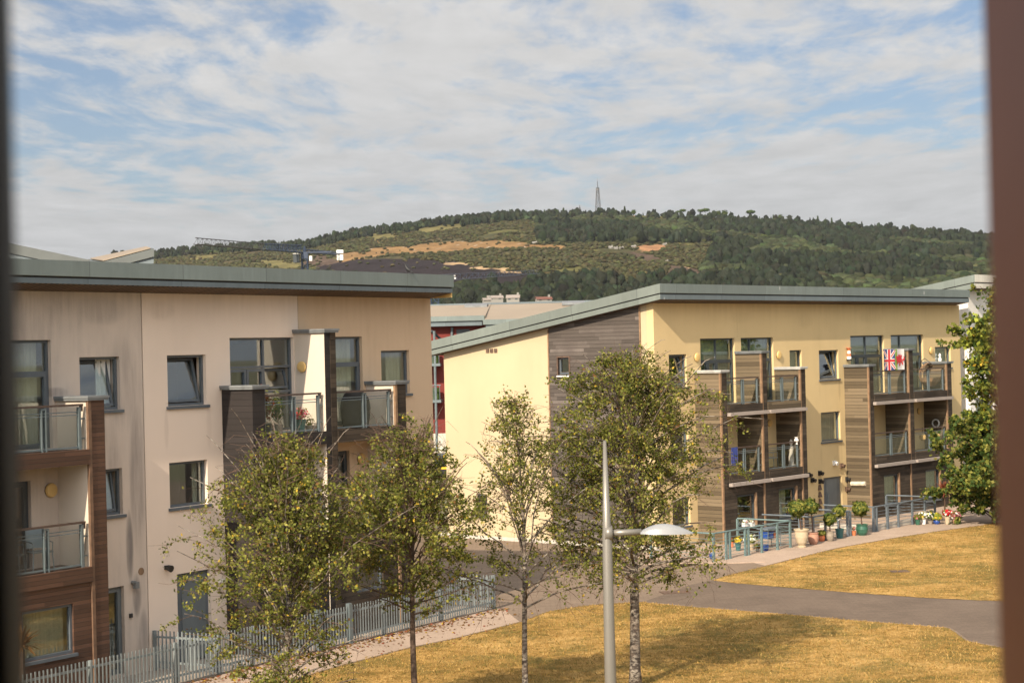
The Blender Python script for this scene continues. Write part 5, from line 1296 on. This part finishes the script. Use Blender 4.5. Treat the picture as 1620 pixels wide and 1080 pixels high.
m.build('mast', 'blue_steel', cr, fix=False)
tipb = at(309.5, 386.5, D1 * .90) - O; rootb = at(478, 399.5, D1) - O
m = MB(); midb = tipb.lerp(rootb, .62); truss(m, tipb, midb, 1.55, 1.5, 1.2, 16, .11); m.build('jib', 'mast_steel', cr, fix=False)
m = MB(); truss(m, midb, rootb, 1.5, 1.9, 1.2, 9, .14, 0, .09); m.build('jib_root', 'blue_steel', cr, fix=False)
cj0 = at(484, 400, D1) - O; cj1 = at(533, 402.5, D1 * 1.03) - O
m = MB(); truss(m, cj0, cj1, .9, .5, 1.6, 6, .16, 0, .1); m.box(cj0.x, cj1.x, cj0.y - .7, cj0.y + .7, cj0.z - .1, cj0.z + .25); m.build('counter_jib', 'blue_steel', cr, fix=False)
for (x0, x1, y0, y1) in ((532.5, 543, 395.5, 400.5), (533, 543, 403, 411.5)):
    a_, b_ = at(x0, y0, D1 * 1.03) - O, at(x1, y1, D1 * 1.03) - O; m = MB(); m.box(a_.x, b_.x, a_.y - .5, a_.y + 1.2, a_.z, b_.z); m.build('counterweight', 'white_paint', cr)
m = MB(); m.box(-.9, .9, -.9, .9, zt_ - 1.6, zt_ + .2); m.tube([(0, 0, zt_), (0, 0, zt_ + 1.8)], [.5, .15], 4); m.build('slewing_ring', 'blue_steel', cr)
m = MB(); m.box(-2.9, -1.4, -1.6, .2, zt_ - 2.6, zt_ - .3); m.build('cab', 'frame_dark', cr)
m = MB(); m.box(-3.0, -1.35, -1.7, .3, zt_ - .3, zt_ - .15); m.box(1.3, 2.0, -1, 1, zt_ - 2.2, zt_ - .9); m.build('cab_roof', 'white_paint', cr)
# second crane, mostly hidden
D2 = 300.0
cb_ = at(688, 470, D2); O = Vector((cb_.x, cb_.y, 0)); cr2 = empty('tower_crane', O, 0, 'blue tower crane mostly hidden by the left roof, its jib pointing right', 'crane')
m = MB(); hw = .6; zt2 = at(700, 441, D2).z
for sx in (-hw, hw):
    for sy in (-hw, hw): m.tube([(sx, sy, 0), (sx, sy, zt2)], .1, 4)
for i in range(14):
    z0, z1 = i * zt2 / 14, (i + 1) * zt2 / 14
    for sy in (-hw, hw): m.tube([(-hw, sy, z0), (hw, sy, z1)], .07, 3); m.tube([(hw, sy, z0), (-hw, sy, z1)], .07, 3)
m.build('mast', 'blue_steel', cr2, fix=False)
a_, b_ = at(690, 444.5, D2) - O, at(852, 432.5, D2 * 1.5) - O
m = MB(); truss(m, a_, b_, 1.0, .9, .8, 20, .05, 0, .045); m.build('jib', 'blue_steel', cr2, fix=False)
m = MB()
for px, py in ((719, 435.5), (720, 440)): q = at(px, py, D2 * 1.08) - O; m.box(q.x - .16, q.x + .16, q.y - .3, q.y, q.z - .16, q.z + .16)
m.build('marker_lamp', 'white_paint', cr2)

# ---------------------------------------------------------------- hill
def vnoise(x, y, seed=0):
    g = np.random.default_rng(seed).random((256, 256)); xi = np.floor(x).astype(int); yi = np.floor(y).astype(int); fx, fy = x - xi, y - yi
    fx = fx * fx * (3 - 2 * fx); fy = fy * fy * (3 - 2 * fy); a = g[xi & 255, yi & 255]; b = g[(xi + 1) & 255, yi & 255]; c_ = g[xi & 255, (yi + 1) & 255]; d = g[(xi + 1) & 255, (yi + 1) & 255]
    return (a * (1 - fx) + b * fx) * (1 - fy) + (c_ * (1 - fx) + d * fx) * fy
def fbm(x, y, seed=0, o=5):
    s, a, t_ = 0, 1.0, 0
    for k in range(o): s = s + a * vnoise(x * 2 ** k + 13 * k, y * 2 ** k + 7 * k, seed + k); t_ += a; a *= .55
    return s / t_
CREST = [(-250, 436), (-60, 424), (100, 412), (240, 406), (310, 398), (400, 392), (480, 389), (560, 371), (640, 361), (700, 353), (760, 347), (800, 343), (850, 342), (900, 341.5), (950, 340), (1010, 341), (1080, 342), (1150, 345), (1210, 349), (1260, 352), (1300, 355), (1350, 359), (1400, 363), (1450, 367), (1480, 368), (1530, 368.5), (1575, 373), (1650, 382), (1850, 410)]
ca, ce = [], []
for x, y in CREST: r_ = ray(x, y); ca.append(r_.x / r_.y); ce.append(r_.z / r_.y)
DC, DF = 2350.0, 850.0
def hz(a, D):
    e = np.interp(a, ca, ce); zc = e * DC + CAMZ
    t_ = np.clip((D - DF) / (DC - DF), 0, 1); z = zc * (.62 * t_ ** .85 + .38 * t_ ** 1.5)
    z = z + 5.0 * (fbm(a * 40 + 20, D / 160 + 9, 3) - .5) * np.sin(np.pi * np.clip(t_, 0, 1)) ** .6 * 2
    z = z - np.clip(D - DC, 0, None) * .12
    return z
na, nd = 520, 300
aa = np.linspace(ca[0], ca[-1], na); dd = np.concatenate([np.linspace(DF, DC, nd - 12), np.linspace(DC + 10, DC + 500, 12)])
Ag, Dg = np.meshgrid(aa, dd); Z = hz(Ag, Dg); X = Ag * Dg; Y = Dg
Rm = np.array([list(_right), list(_up), list(_fwd)])
def projn(X, Y, Z):
    P = np.stack([X, Y, Z - CAMZ], -1) @ Rm.T; return 810 + P[..., 0] / P[..., 2] * FPX, 540 - P[..., 1] / P[..., 2] * FPX
def inpoly(px, py, poly):
    r_ = np.zeros(px.shape, bool); n = len(poly)
    for i in range(n):
        (x0, y0), (x1, y1) = poly[i], poly[(i + 1) % n]; c_ = ((y0 > py) != (y1 > py)) & (px < (x1 - x0) * (py - y0) / (y1 - y0 + 1e-9) + x0); r_ ^= c_
    return r_
BROWN = [(535, 404), (560, 398), (600, 392), (650, 387), (700, 382.5), (740, 381), (800, 381), (850, 384), (925, 391), (900, 393), (860, 392), (800, 392), (760, 395), (720, 399), (650, 401), (600, 406), (560, 411), (535, 412)]
BURNT = [(500, 420), (545, 412), (590, 409), (650, 409), (700, 412), (750, 420), (800, 428), (850, 434), (895, 440), (900, 446), (870, 453), (820, 456), (780, 452), (740, 454), (690, 456), (600, 440), (500, 434)]
PALE = [[(586, 372), (620, 366), (640, 370), (620, 378), (592, 382)], [(655, 362), (700, 356), (735, 354), (738, 360), (700, 366), (665, 369)], [(295, 405), (350, 402), (345, 410), (300, 412)], [(405, 410), (470, 412), (480, 424), (430, 424)], [(1130, 430), (1160, 445), (1150, 452), (1128, 446)]]
ORNG = [[(952, 337), (1008, 338), (1006, 346), (985, 345), (960, 342)], [(1480, 366), (1600, 368), (1600, 378), (1540, 376), (1485, 371)], [(1000, 391), (1045, 385), (1050, 392), (1030, 397), (1003, 396)], [(590, 380), (600, 384), (595, 388)]]
HEATH = [[(995, 399), (1030, 402), (1050, 412), (1020, 412)], [(1050, 418), (1110, 428), (1120, 440), (1085, 448), (1060, 440)], [(500, 405), (560, 412), (540, 420), (480, 420)], [(1030, 445), (1000, 470), (940, 470), (960, 455)]]
TRACK = [[(1098, 444), (1112, 434), (1120, 432), (1118, 436), (1104, 445)], [(1155, 441), (1175, 450), (1205, 448), (1200, 454), (1170, 454)], [(895, 436), (905, 444), (900, 448)], [(780, 424), (810, 426), (806, 430), (780, 428)], [(1085, 418), (1098, 426), (1094, 428)]]
EDGE = [(700, 414), (760, 421), (830, 430), (905, 443), (895, 446), (830, 434), (760, 426), (700, 418)]
def cover(px, py, X, Y):
    jx = (fbm(X / 22, Y / 35, 21) - .5) * 34; jy = (fbm(X / 22, Y / 35, 33) - .5) * 12
    qx, qy = px + jx, py + jy; k = np.zeros(px.shape, int)
    k[inpoly(qx, qy, BROWN)] = 1; k[inpoly(qx, qy, BURNT)] = 2
    for p in PALE: k[inpoly(qx, qy, p)] = 3
    for p in HEATH: k[inpoly(qx, qy, p) & (k == 0)] = 4
    for p in ORNG: k[inpoly(qx, qy, p)] = 5
    for p in TRACK: k[inpoly(qx, qy, p)] = 6
    k[inpoly(qx, qy, EDGE) & (vnoise(X / 6, Y / 12, 5) > .45)] = 6
    return k
PX, PY = projn(X, Y, Z); K = cover(PX, PY, X, Y)
COL = np.array([(.052, .050, .024), (.19, .115, .050), (.020, .015, .016), (.12, .105, .042), (.075, .052, .038), (.25, .135, .070), (.33, .23, .13)])
n1 = fbm(X / 14, Y / 22, 41)[..., None]; n2 = fbm(X / 60, Y / 90, 43)[..., None]
cc = COL[K] * (.62 + .85 * n1)
cc = np.where((K == 0)[..., None] & (n2 > .55), cc * .4 + np.array((.11, .105, .035)) * .6 * (.7 + .6 * n1), cc)
cc = np.where((K == 0)[..., None] & (n2 < .40), cc * .5 + np.array((.10, .072, .04)) * .5, cc)
cc = np.where((K == 1)[..., None] & (vnoise(X / 5, Y / 9, 77)[..., None] > .93), np.array((.42, .38, .32)), cc)
def grid_mesh(name, X, Y, Z, col_, mat):
    ny, nx = X.shape; v = np.stack([X, Y, Z], -1).reshape(-1, 3); me = bpy.data.meshes.new(name); me.vertices.add(len(v)); me.vertices.foreach_set('co', v.ravel())
    i, j = np.meshgrid(np.arange(ny - 1), np.arange(nx - 1), indexing='ij'); b = (i * nx + j).ravel(); f = np.stack([b, b + 1, b + nx + 1, b + nx], 1).astype(np.int32)
    me.loops.add(f.size); me.loops.foreach_set('vertex_index', f.ravel()); me.polygons.add(len(f)); me.polygons.foreach_set('loop_start', np.arange(0, f.size, 4, dtype=np.int32)); me.polygons.foreach_set('loop_total', np.full(len(f), 4, np.int32))
    me.polygons.foreach_set('use_smooth', np.ones(len(f), bool)); me.update(calc_edges=True)
    at_ = me.attributes.new('Col', 'FLOAT_COLOR', 'POINT'); at_.data.foreach_set('color', np.concatenate([col_.reshape(-1, 3), np.ones((len(v), 1))], 1).astype(np.float32).ravel())
    me.materials.append(MATS[mat]); o = bpy.data.objects.new(name, me); col.objects.link(o); return o
def attr_mat(name, sc, lo, hi, rough=.95):
    def fn(t, oc, b):
        a = t.n('ShaderNodeAttribute', attribute_name='Col').outputs['Color']; f = t.rng(t.noise(oc, sc, 4.0, .7), .3, .7, lo, hi); return t.mix(1.0, a, t.comb(f, f, f), 'MULTIPLY')
    pmat(name, fn, rough=rough, spec=.05)
attr_mat('hill_cover', .12, .65, 1.35); attr_mat('far_leaf', .5, .7, 1.3)
tag(grid_mesh('hill', X, Y, Z, cc, 'hill_cover'), kind='structure')

# woodland and scrub on the hill: one mass of many small crowns
ico_v, ico_f = None, None
import bmesh
_b = bmesh.new(); bmesh.ops.create_icosphere(_b, subdivisions=1, radius=1.0); _b.verts.ensure_lookup_table()
ICO = (np.array([v.co[:] for v in _b.verts]), np.array([[v.index for v in f.verts] for f in _b.faces])); _b.free()
_b = bmesh.new(); bmesh.ops.create_icosphere(_b, subdivisions=2, radius=1.0)
ICO2 = (np.array([v.co[:] for v in _b.verts]), np.array([[v.index for v in f.verts] for f in _b.faces])); _b.free()
def blob_variant(seed):
    r_ = np.random.default_rng(seed); v, f = ICO2; v = v.copy(); d = 1 + .30 * np.sin(v[:, :1] * 4.1 + seed) * np.cos(v[:, 1:2] * 5.3 + seed * 2) + r_.normal(0, .11, (len(v), 1)); v = v * d
    v[:, 2] = v[:, 2] * .62 + .55; return v, f
def cone_variant(seed):
    r_ = np.random.default_rng(seed); V, F = [], []
    for (z0, z1, r0) in ((.08, .5, .30), (.32, .78, .23), (.6, 1.0, .14)):
        b = len(V); n = 6
        for k in range(n): a_ = 2 * math.pi * (k + .5 * r_.random()) / n; rr_ = r0 * r_.uniform(.75, 1.2); V.append((rr_ * math.cos(a_), rr_ * math.sin(a_), z0 + r_.uniform(-.05, .05)))
        V.append((r_.normal(0, .01), r_.normal(0, .01), z1))
        for k in range(n): F.append((b + k, b + (k + 1) % n, b + n))
        F.append((b, b + 2, b + 1)); F.append((b, b + 3, b + 2)); F.append((b, b + 4, b + 3)); F.append((b, b + 5, b + 4))
    return np.array(V), np.array(F)
def scatter(name, P, S, variants, colr, mat, seed, label, zs=None):
    r_ = np.random.default_rng(seed); vi = r_.integers(0, len(variants), len(P)); VV, FF, CC = [], [], []; off = 0
    for k, (v, f) in enumerate(variants):
        s = np.where(vi == k)[0]
        if not len(s): continue
        an = r_.uniform(0, 6.283, len(s)); c_, sn = np.cos(an)[:, None], np.sin(an)[:, None]
        x = v[None, :, 0] * c_ - v[None, :, 1] * sn; y = v[None, :, 0] * sn + v[None, :, 1] * c_; z = np.repeat(v[None, :, 2], len(s), 0)
        W = np.stack([x * S[s, 0:1], y * S[s, 0:1], z * S[s, 1:2]], -1) + P[s][:, None, :]
        F = f[None] + (np.arange(len(s)) * len(v))[:, None, None] + off; off += len(s) * len(v)
        VV.append(W.reshape(-1, 3)); FF.append(F.reshape(-1, 3)); CC.append(np.repeat(colr[s], len(v), 0))
    V = np.concatenate(VV); F = np.concatenate(FF).astype(np.int32); Cc = np.concatenate(CC)
    me = bpy.data.meshes.new(name); me.vertices.add(len(V)); me.vertices.foreach_set('co', V.ravel()); me.loops.add(F.size); me.loops.foreach_set('vertex_index', F.ravel())
    me.polygons.add(len(F)); me.polygons.foreach_set('loop_start', np.arange(0, F.size, 3, dtype=np.int32)); me.polygons.foreach_set('loop_total', np.full(len(F), 3, np.int32)); me.update(calc_edges=True)
    at_ = me.attributes.new('Col', 'FLOAT_COLOR', 'POINT'); at_.data.foreach_set('color', np.concatenate([Cc, np.ones((len(V), 1))], 1).astype(np.float32).ravel()); me.materials.append(MATS[mat])
    o = bpy.data.objects.new(name, me); col.objects.link(o); tag(o, label, None, None, 'stuff'); return o
R_ = np.random.default_rng(5)
N = 60000
def slim(vf): v, f = vf; v = v.copy(); v[:, :2] *= .36; v[:, 2] = v[:, 2] * .85; return v, f
a = R_.uniform(ray(180, 500).x, ray(1640, 500).x, N); D = np.sqrt(R_.uniform(1050 ** 2, (DC + 25) ** 2, N)); z = hz(a, D); x = a * D; px, py = projn(x, D, z); k = cover(px, py, x, D)
den = fbm(x / 45, D / 70, 61); f1 = vnoise(x / 90, D / 120, 63)
t_ = (D - DF) / (DC - DF)
crest = t_ > .93
# zones: dense forest at right and along the top; gorse scrub mid-left
forest = ((px > 1120 + 60 * (f1 - .5)) & (py < 520)) | (crest) | ((px > 850) & (py < 385)) | (py > 448)
zone_scrub = ~forest
keep = np.isin(k, (0,)) & np.where(forest, den > .28, den > .36)
keep |= (k != 0) & (R_.random(N) < .02) & (k != 6)
keep &= ~((k == 5))
keep &= ~((t_ > .90) & (px > 1000) & (R_.random(N) < .88)); keep &= ~(crest & (px > 880) & (px < 960) & (R_.random(N) < .6)); keep &= ~(crest & (px < 560) & (R_.random(N) < .3))
conif = forest & ((f1 > .45) | crest) & (R_.random(N) < .8)
big_ = keep & forest & ~conif; cn = keep & conif; sc_ = keep & zone_scrub
def cols(n, base, var=.25): return np.array(base) * (1 + R_.normal(0, var, (n, 1))).clip(.45, 1.7) * (1 + R_.normal(0, .08, (n, 3)))
P = np.stack([x, D, z], 1)
s = cn; n = s.sum(); h = (5 + 8 * R_.random(n) ** 1.5) * np.where(crest[s], .85, 1); scatter('conifer_wood', P[s], np.stack([h * .95, h], 1), [cone_variant(i) for i in range(3)] + [slim(blob_variant(i + 20)) for i in range(4)], cols(n, (.017, .022, .013)), 'far_leaf', 1, 'dark conifer woodland covering the hillside')
s = big_; n = s.sum(); w = 1.8 + 3.4 * R_.random(n) ** 1.8; scatter('broadleaf_wood', P[s], np.stack([w, w * R_.uniform(.9, 1.3, n)], 1), [blob_variant(i) for i in range(6)], cols(n, (.033, .040, .019), .34), 'far_leaf', 2, 'mixed green woodland on the hillside')
s = sc_; n = s.sum(); w = R_.uniform(.9, 2.4, n); scatter('gorse_scrub', P[s], np.stack([w, w * .9], 1), [blob_variant(i + 9) for i in range(4)], cols(n, (.044, .043, .020), .3), 'far_leaf', 3, 'low gorse and scrub on the open hillside')

# single trees on the skyline
def far_tree(px, hpx, kind, label):
    r_ = ray(px, 400); a_ = r_.x / r_.y; D_ = DC - 4; z_ = float(hz(np.array([a_]), np.array([D_]))[0]); s = FPX / D_; h = hpx * 1.35 / s
    t = empty('skyline_tree', (a_ * D_, D_, z_ - .5), 0, label, 'tree', 'single trees along the skyline')
    m = MB(); m.tube([(0, 0, 0), (0, 0, h * .6)], [.28, .15], 5); m.build('trunk', 'bark_brown', t)
    if kind == 'c': P_ = [(q * math.cos(w) * h * .22 * (1 - v) + 0, q * math.sin(w) * h * .22 * (1 - v), h * (.15 + .85 * v)) for q, w, v in zip(R_.random(260) ** .5, R_.random(260) * 6.28, R_.random(260))]
    elif kind == 'u': P_ = ball_pts((0, 0, h * .82), h * .42, 260, int(px), .38, .2)
    else: P_ = ball_pts((0, 0, h * .6), h * .38, 300, int(px), 1.0, .2)
    leaf_cloud('crown', P_, h * .13, ('leaf_deep', 'leaf_dark'), (3, 1), t, int(px))
SK = [(863, 8, 'c'), (870, 6, 'c'), (882, 8, 'r'), (893, 10, 'c'), (966, 6, 'r'), (976, 7, 'r'), (990, 11, 'c'), (1004, 8, 'r'), (1062, 7, 'c'), (1075, 7, 'u'), (1082, 9, 'u'), (1111, 10, 'u'), (1118, 11, 'u'), (1129, 8, 'c'), (1138, 9, 'r'), (1148, 10, 'r'), (1161, 7, 'c'), (1189, 12, 'u'), (1203, 5, 'c'), (1225, 8, 'c'), (1236, 9, 'r'), (1250, 8, 'u'), (1295, 10, 'c'), (1317, 9, 'c'), (1345, 5, 'r')]
ordn = ['first', 'second', 'third', 'fourth', 'fifth', 'sixth', 'seventh', 'eighth', 'ninth', 'tenth', 'eleventh', 'twelfth', 'thirteenth', 'fourteenth', 'fifteenth', 'sixteenth', 'seventeenth', 'eighteenth', 'nineteenth', 'twentieth', 'twenty-first']
KN = {'c': 'pointed dark conifer', 'r': 'round dark tree', 'u': 'flat topped pine'}
li = [q for q in SK if q[0] < 948]; ri = [q for q in SK if q[0] > 948]
for i, q in enumerate(li): far_tree(*q, '%s on the skyline, %s to the left of the tall mast' % (KN[q[2]], ordn[len(li) - 1 - i]))
for i, q in enumerate(ri): far_tree(*q, '%s on the skyline, %s to the right of the tall mast' % (KN[q[2]], ordn[i]))

# masts on the hill
def hillp(px, py=None, D_=None):
    r_ = ray(px, py or 400); a_ = r_.x / r_.y
    if D_ is None:
        Ds = np.linspace(DF, DC, 1500); zz = hz(np.full(1500, a_), Ds); e = (zz - CAMZ) / Ds; D_ = float(Ds[np.argmax(e >= r_.z / r_.y)]) if (e >= r_.z / r_.y).any() else DC
    return Vector((a_ * D_, D_, float(hz(np.array([a_]), np.array([D_]))[0])))
def mast(px, ytop, ybase, w, label, dishes):
    p = hillp(px, None, DC - 8); s = FPX / p.y; H_ = (ybase - ytop) / s + 2; t = empty('radio_mast', p - Vector((0, 0, 1)), .3, label, 'mast'); m = MB()
    Ht = H_ * .74; n = 9
    for k in range(n):
        z0, z1 = Ht * k / n, Ht * (k + 1) / n; w0, w1 = w * (1 - .62 * k / n) / 2, w * (1 - .62 * (k + 1) / n) / 2
        cs = [(-1, -1), (1, -1), (1, 1), (-1, 1)]
        for i, (sx, sy) in enumerate(cs):
            tx, ty = cs[(i + 1) % 4]; m.tube([(sx * w0, sy * w0, z0), (sx * w1, sy * w1, z1)], .34 if w > 4 else .25, 4)
            m.tube([(sx * w0, sy * w0, z0), (tx * w1, ty * w1, z1)], .09, 3, cap=False); m.tube([(tx * w0, ty * w0, z0), (sx * w1, sy * w1, z1)], .09, 3, cap=False); m.tube([(sx * w1, sy * w1, z1), (tx * w1, ty * w1, z1)], .09, 3, cap=False)
    m.build('lattice', 'mast_steel', t, fix=False)
    m = MB(); m.tube([(0, 0, Ht), (0, 0, H_ * .9)], [.5, .4], 6); m.build('antenna', 'mast_steel', t); m = MB(); m.tube([(0, 0, H_ * .9), (0, 0, H_)], [.32, .2], 6); m.build('antenna_tip', 'pale_steel', t)
    if dishes:
        for (z_, r2, an) in ((.55, 1.3, 0), (.62, 1.0, 2), (.69, 1.5, 4), (.71, 1.2, 1), (.36, .9, 3)):
            m = MB(); c_ = Vector((math.cos(an) * 1.4, math.sin(an) * 1.4, z_ * H_)); d = Vector((math.cos(an), math.sin(an), 0)); m.tube([c_, c_ + d * .5], [r2, r2 * .8], 10); m.build('dish', 'pale_steel', t)
        m = MB(); m.box(-1.9, 1.9, -1.9, 1.9, Ht - 1.5, Ht - 1.1); m.build('platform', 'mast_steel', t)
mast(948, 280, 338, 6.4, 'tall lattice radio mast with dishes on the hilltop', True)
mast(919, 321, 338, 2.2, 'small thin radio mast left of the tall mast', False)

# houses at the foot of the hill and small white buildings on its slope
pmat('house_wall', color=(.22, .21, .19), var=.06, rough=.9); pmat('house_roof', color=(.22, .19, .17), var=.15, rough=.9); pmat('house_roof_red', color=(.13, .055, .04), var=.15, rough=.9)
def house(px, py, wpx, hpx, rz, label, rm='house_roof', D_=None, group=None, name='house'):
    p = hillp(px, py, D_); s = FPX / p.y; W2, H2 = wpx / s, hpx / s
    if D_ is not None: p.z = CAMZ - (py - (555 - ROLL * (px - 810))) / s
    t = empty(name, p, rz, label, 'house', group); dp = W2 * .62; hw_ = H2 * .58
    m = MB(); m.box(-W2 / 2, W2 / 2, -dp / 2, dp / 2, -4, hw_); m.prism([(-dp / 2, hw_), (dp / 2, hw_), (0, H2 - .15)], lambda q, r2, t2: (t2, q, r2), -W2 / 2 + .02, W2 / 2 - .02); m.build('wall', 'house_wall', t)
    m = MB()
    for sg in (-1, 1): m.hexa([(-W2 / 2 - .3, sg * (dp / 2 + .3), hw_ - .25), (W2 / 2 + .3, sg * (dp / 2 + .3), hw_ - .25), (W2 / 2 + .3, 0, H2), (-W2 / 2 - .3, 0, H2), (-W2 / 2 - .3, sg * (dp / 2 + .3), hw_ - .05), (W2 / 2 + .3, sg * (dp / 2 + .3), hw_ - .05), (W2 / 2 + .3, 0, H2 + .2), (-W2 / 2 - .3, 0, H2 + .2)])
    m.build('roof', rm, t)
    for kx in (-.28, .28): m = MB(); m.box(W2 * kx - .5, W2 * kx + .5, -dp / 2 - .05, -dp / 2 + .02, hw_ * .35, hw_ * .8); m.build('window', 'frame_dark', t)
    m = MB(); m.box(W2 * .3, W2 * .3 + .8, -.4, .4, H2 - .6, H2 + 1.0); m.build('chimney', 'house_wall', t)
house(783, 475, 24, 7, .15, 'pale house with grey roof above the beige metal roof, leftmost of four', D_=760)
house(812, 476, 20, 9, -.1, 'pale house with light grey hipped roof, tallest above the beige metal roof', D_=700)
house(770, 477, 12, 5, .3, 'tiny low white house left of the pale houses', D_=720)
house(860, 477, 24, 7, .2, 'house with a red brown roof above the beige metal roof', 'house_roof_red', D_=720)
for i, (px, py, w, h, lab) in enumerate(((846, 386, 7, 3.5, 'small white building at the right end of the brown hillside field'), (966, 393, 6, 3.5, 'white hut on the wooded slope, leftmost of the cluster below the tall mast'),
        (974, 394, 6, 3, 'low white hut, second in the cluster below the tall mast'), (983, 393.5, 7, 2.5, 'long low white hut in the cluster below the tall mast'), (1002, 391.5, 8, 3, 'pale hut at the edge of the bare orange ground'), (1013.5, 384, 4.5, 3, 'tiny white hut above the bare orange ground'), (1052, 388, 7, 3, 'pale hut right of the bare orange ground'), (1055, 416, 4, 4, 'small white cube shaped hut alone on the scrub slope'))):
    house(px, py, w, h, .1 * i, lab, rm='house_wall', name='hut')

# ---------------------------------------------------------------- the window the photo is taken through
WY = 2.0
xl = at(9, 540, WY).x; xr = at(1594, 540, WY + .0).x
wf = empty('window_frame', (0, WY, 6.9), 0, 'dark window frame edge at left and brown open casement at right, blurred in the foreground', 'window frame')
m = MB(); m.box(xl - .16, xl, -.02, .05, -.0, 1.6); m.build('jamb', 'frame_black', wf)
m = MB(); m.box(xr + .09, xr + .15, -.02, .05, -.0, 1.6); m.build('jamb', 'frame_black', wf)
m = MB(); m.box(xl - .06, xr + .10, -.02, .05, 1.6, 1.66); m.build('head', 'frame_black', wf)
m = MB(); m.box(xl - .06, xr + .10, -.02, .05, -.06, 0); m.build('sill', 'frame_black', wf)
xn, yn = at(1700, 540, 2.12).x, 2.12; xf, yf_ = at(1569.5, 540, 2.62).x, 2.62
d = Vector((xf - xn, yf_ - yn, 0)).normalized(); nn = Vector((d.y, -d.x, 0))
if nn.x < 0: nn = -nn
p0, p1 = Vector((xn, yn - WY, 0)), Vector((xf, yf_ - WY, 0))
m = MB(); m.hexa([p0, p0 + nn * .045, p1 + nn * .045, p1] + [q + Vector((0, 0, 1.6)) for q in (p0, p0 + nn * .045, p1 + nn * .045, p1)]); m.build('casement', 'sash_wood', wf)
m = MB(); m.box(xr + .08, xr + .16, .055, .11, -.05, 1.65); m.build('outer_frame', 'sash_wood', wf)
W3 = MB(); x0, x1 = xl - .16, xr + .15
for (a_, b_, c_, d_) in ((-5, x0, 0, 11.5), (x1, 5, 0, 11.5), (x0, x1, 0, 6.84), (x0, x1, 8.56, 11.5)): W3.box(a_, b_, WY, WY + .05, c_, d_)
tag(W3.build('wall', 'plaster'), kind='structure')
rm_ = MB(); rm_.box(-2.2, -2.1, -3, WY, 5.9, 9.0); rm_.box(2.1, 2.2, -3, WY, 5.9, 9.0); rm_.box(-2.1, 2.1, -3.1, -3, 5.9, 9.0); tag(rm_.build('wall', 'plaster'), kind='structure')
rm_ = MB(); rm_.box(-2.1, 2.1, -3, WY, 5.8, 5.9); tag(rm_.build('floor', 'timber_dark'), kind='structure')
rm_ = MB(); rm_.box(-2.2, 2.2, -3.1, WY, 9.0, 9.1); tag(rm_.build('ceiling', 'plaster'), kind='structure')

# ---------------------------------------------------------------- air
hm = bpy.data.materials.new('haze_air'); hm.use_nodes = True; hm.node_tree.nodes.clear()
_t = NT(hm.node_tree); _v = _t.n('ShaderNodeVolumePrincipled', {'Color': (.80, .85, .92, 1), 'Density': 0.000032, 'Anisotropy': 0.2})
_o = _t.n('ShaderNodeOutputMaterial'); hm.node_tree.links.new(_v.outputs[0], _o.inputs['Volume']); MATS['haze_air'] = hm
hb = MB(); hb.box(-4050, 4050, -4050, 5050, -6, 330); tag(hb.build('haze', 'haze_air'), kind='stuff', label='thin pale haze between the buildings and the hill')
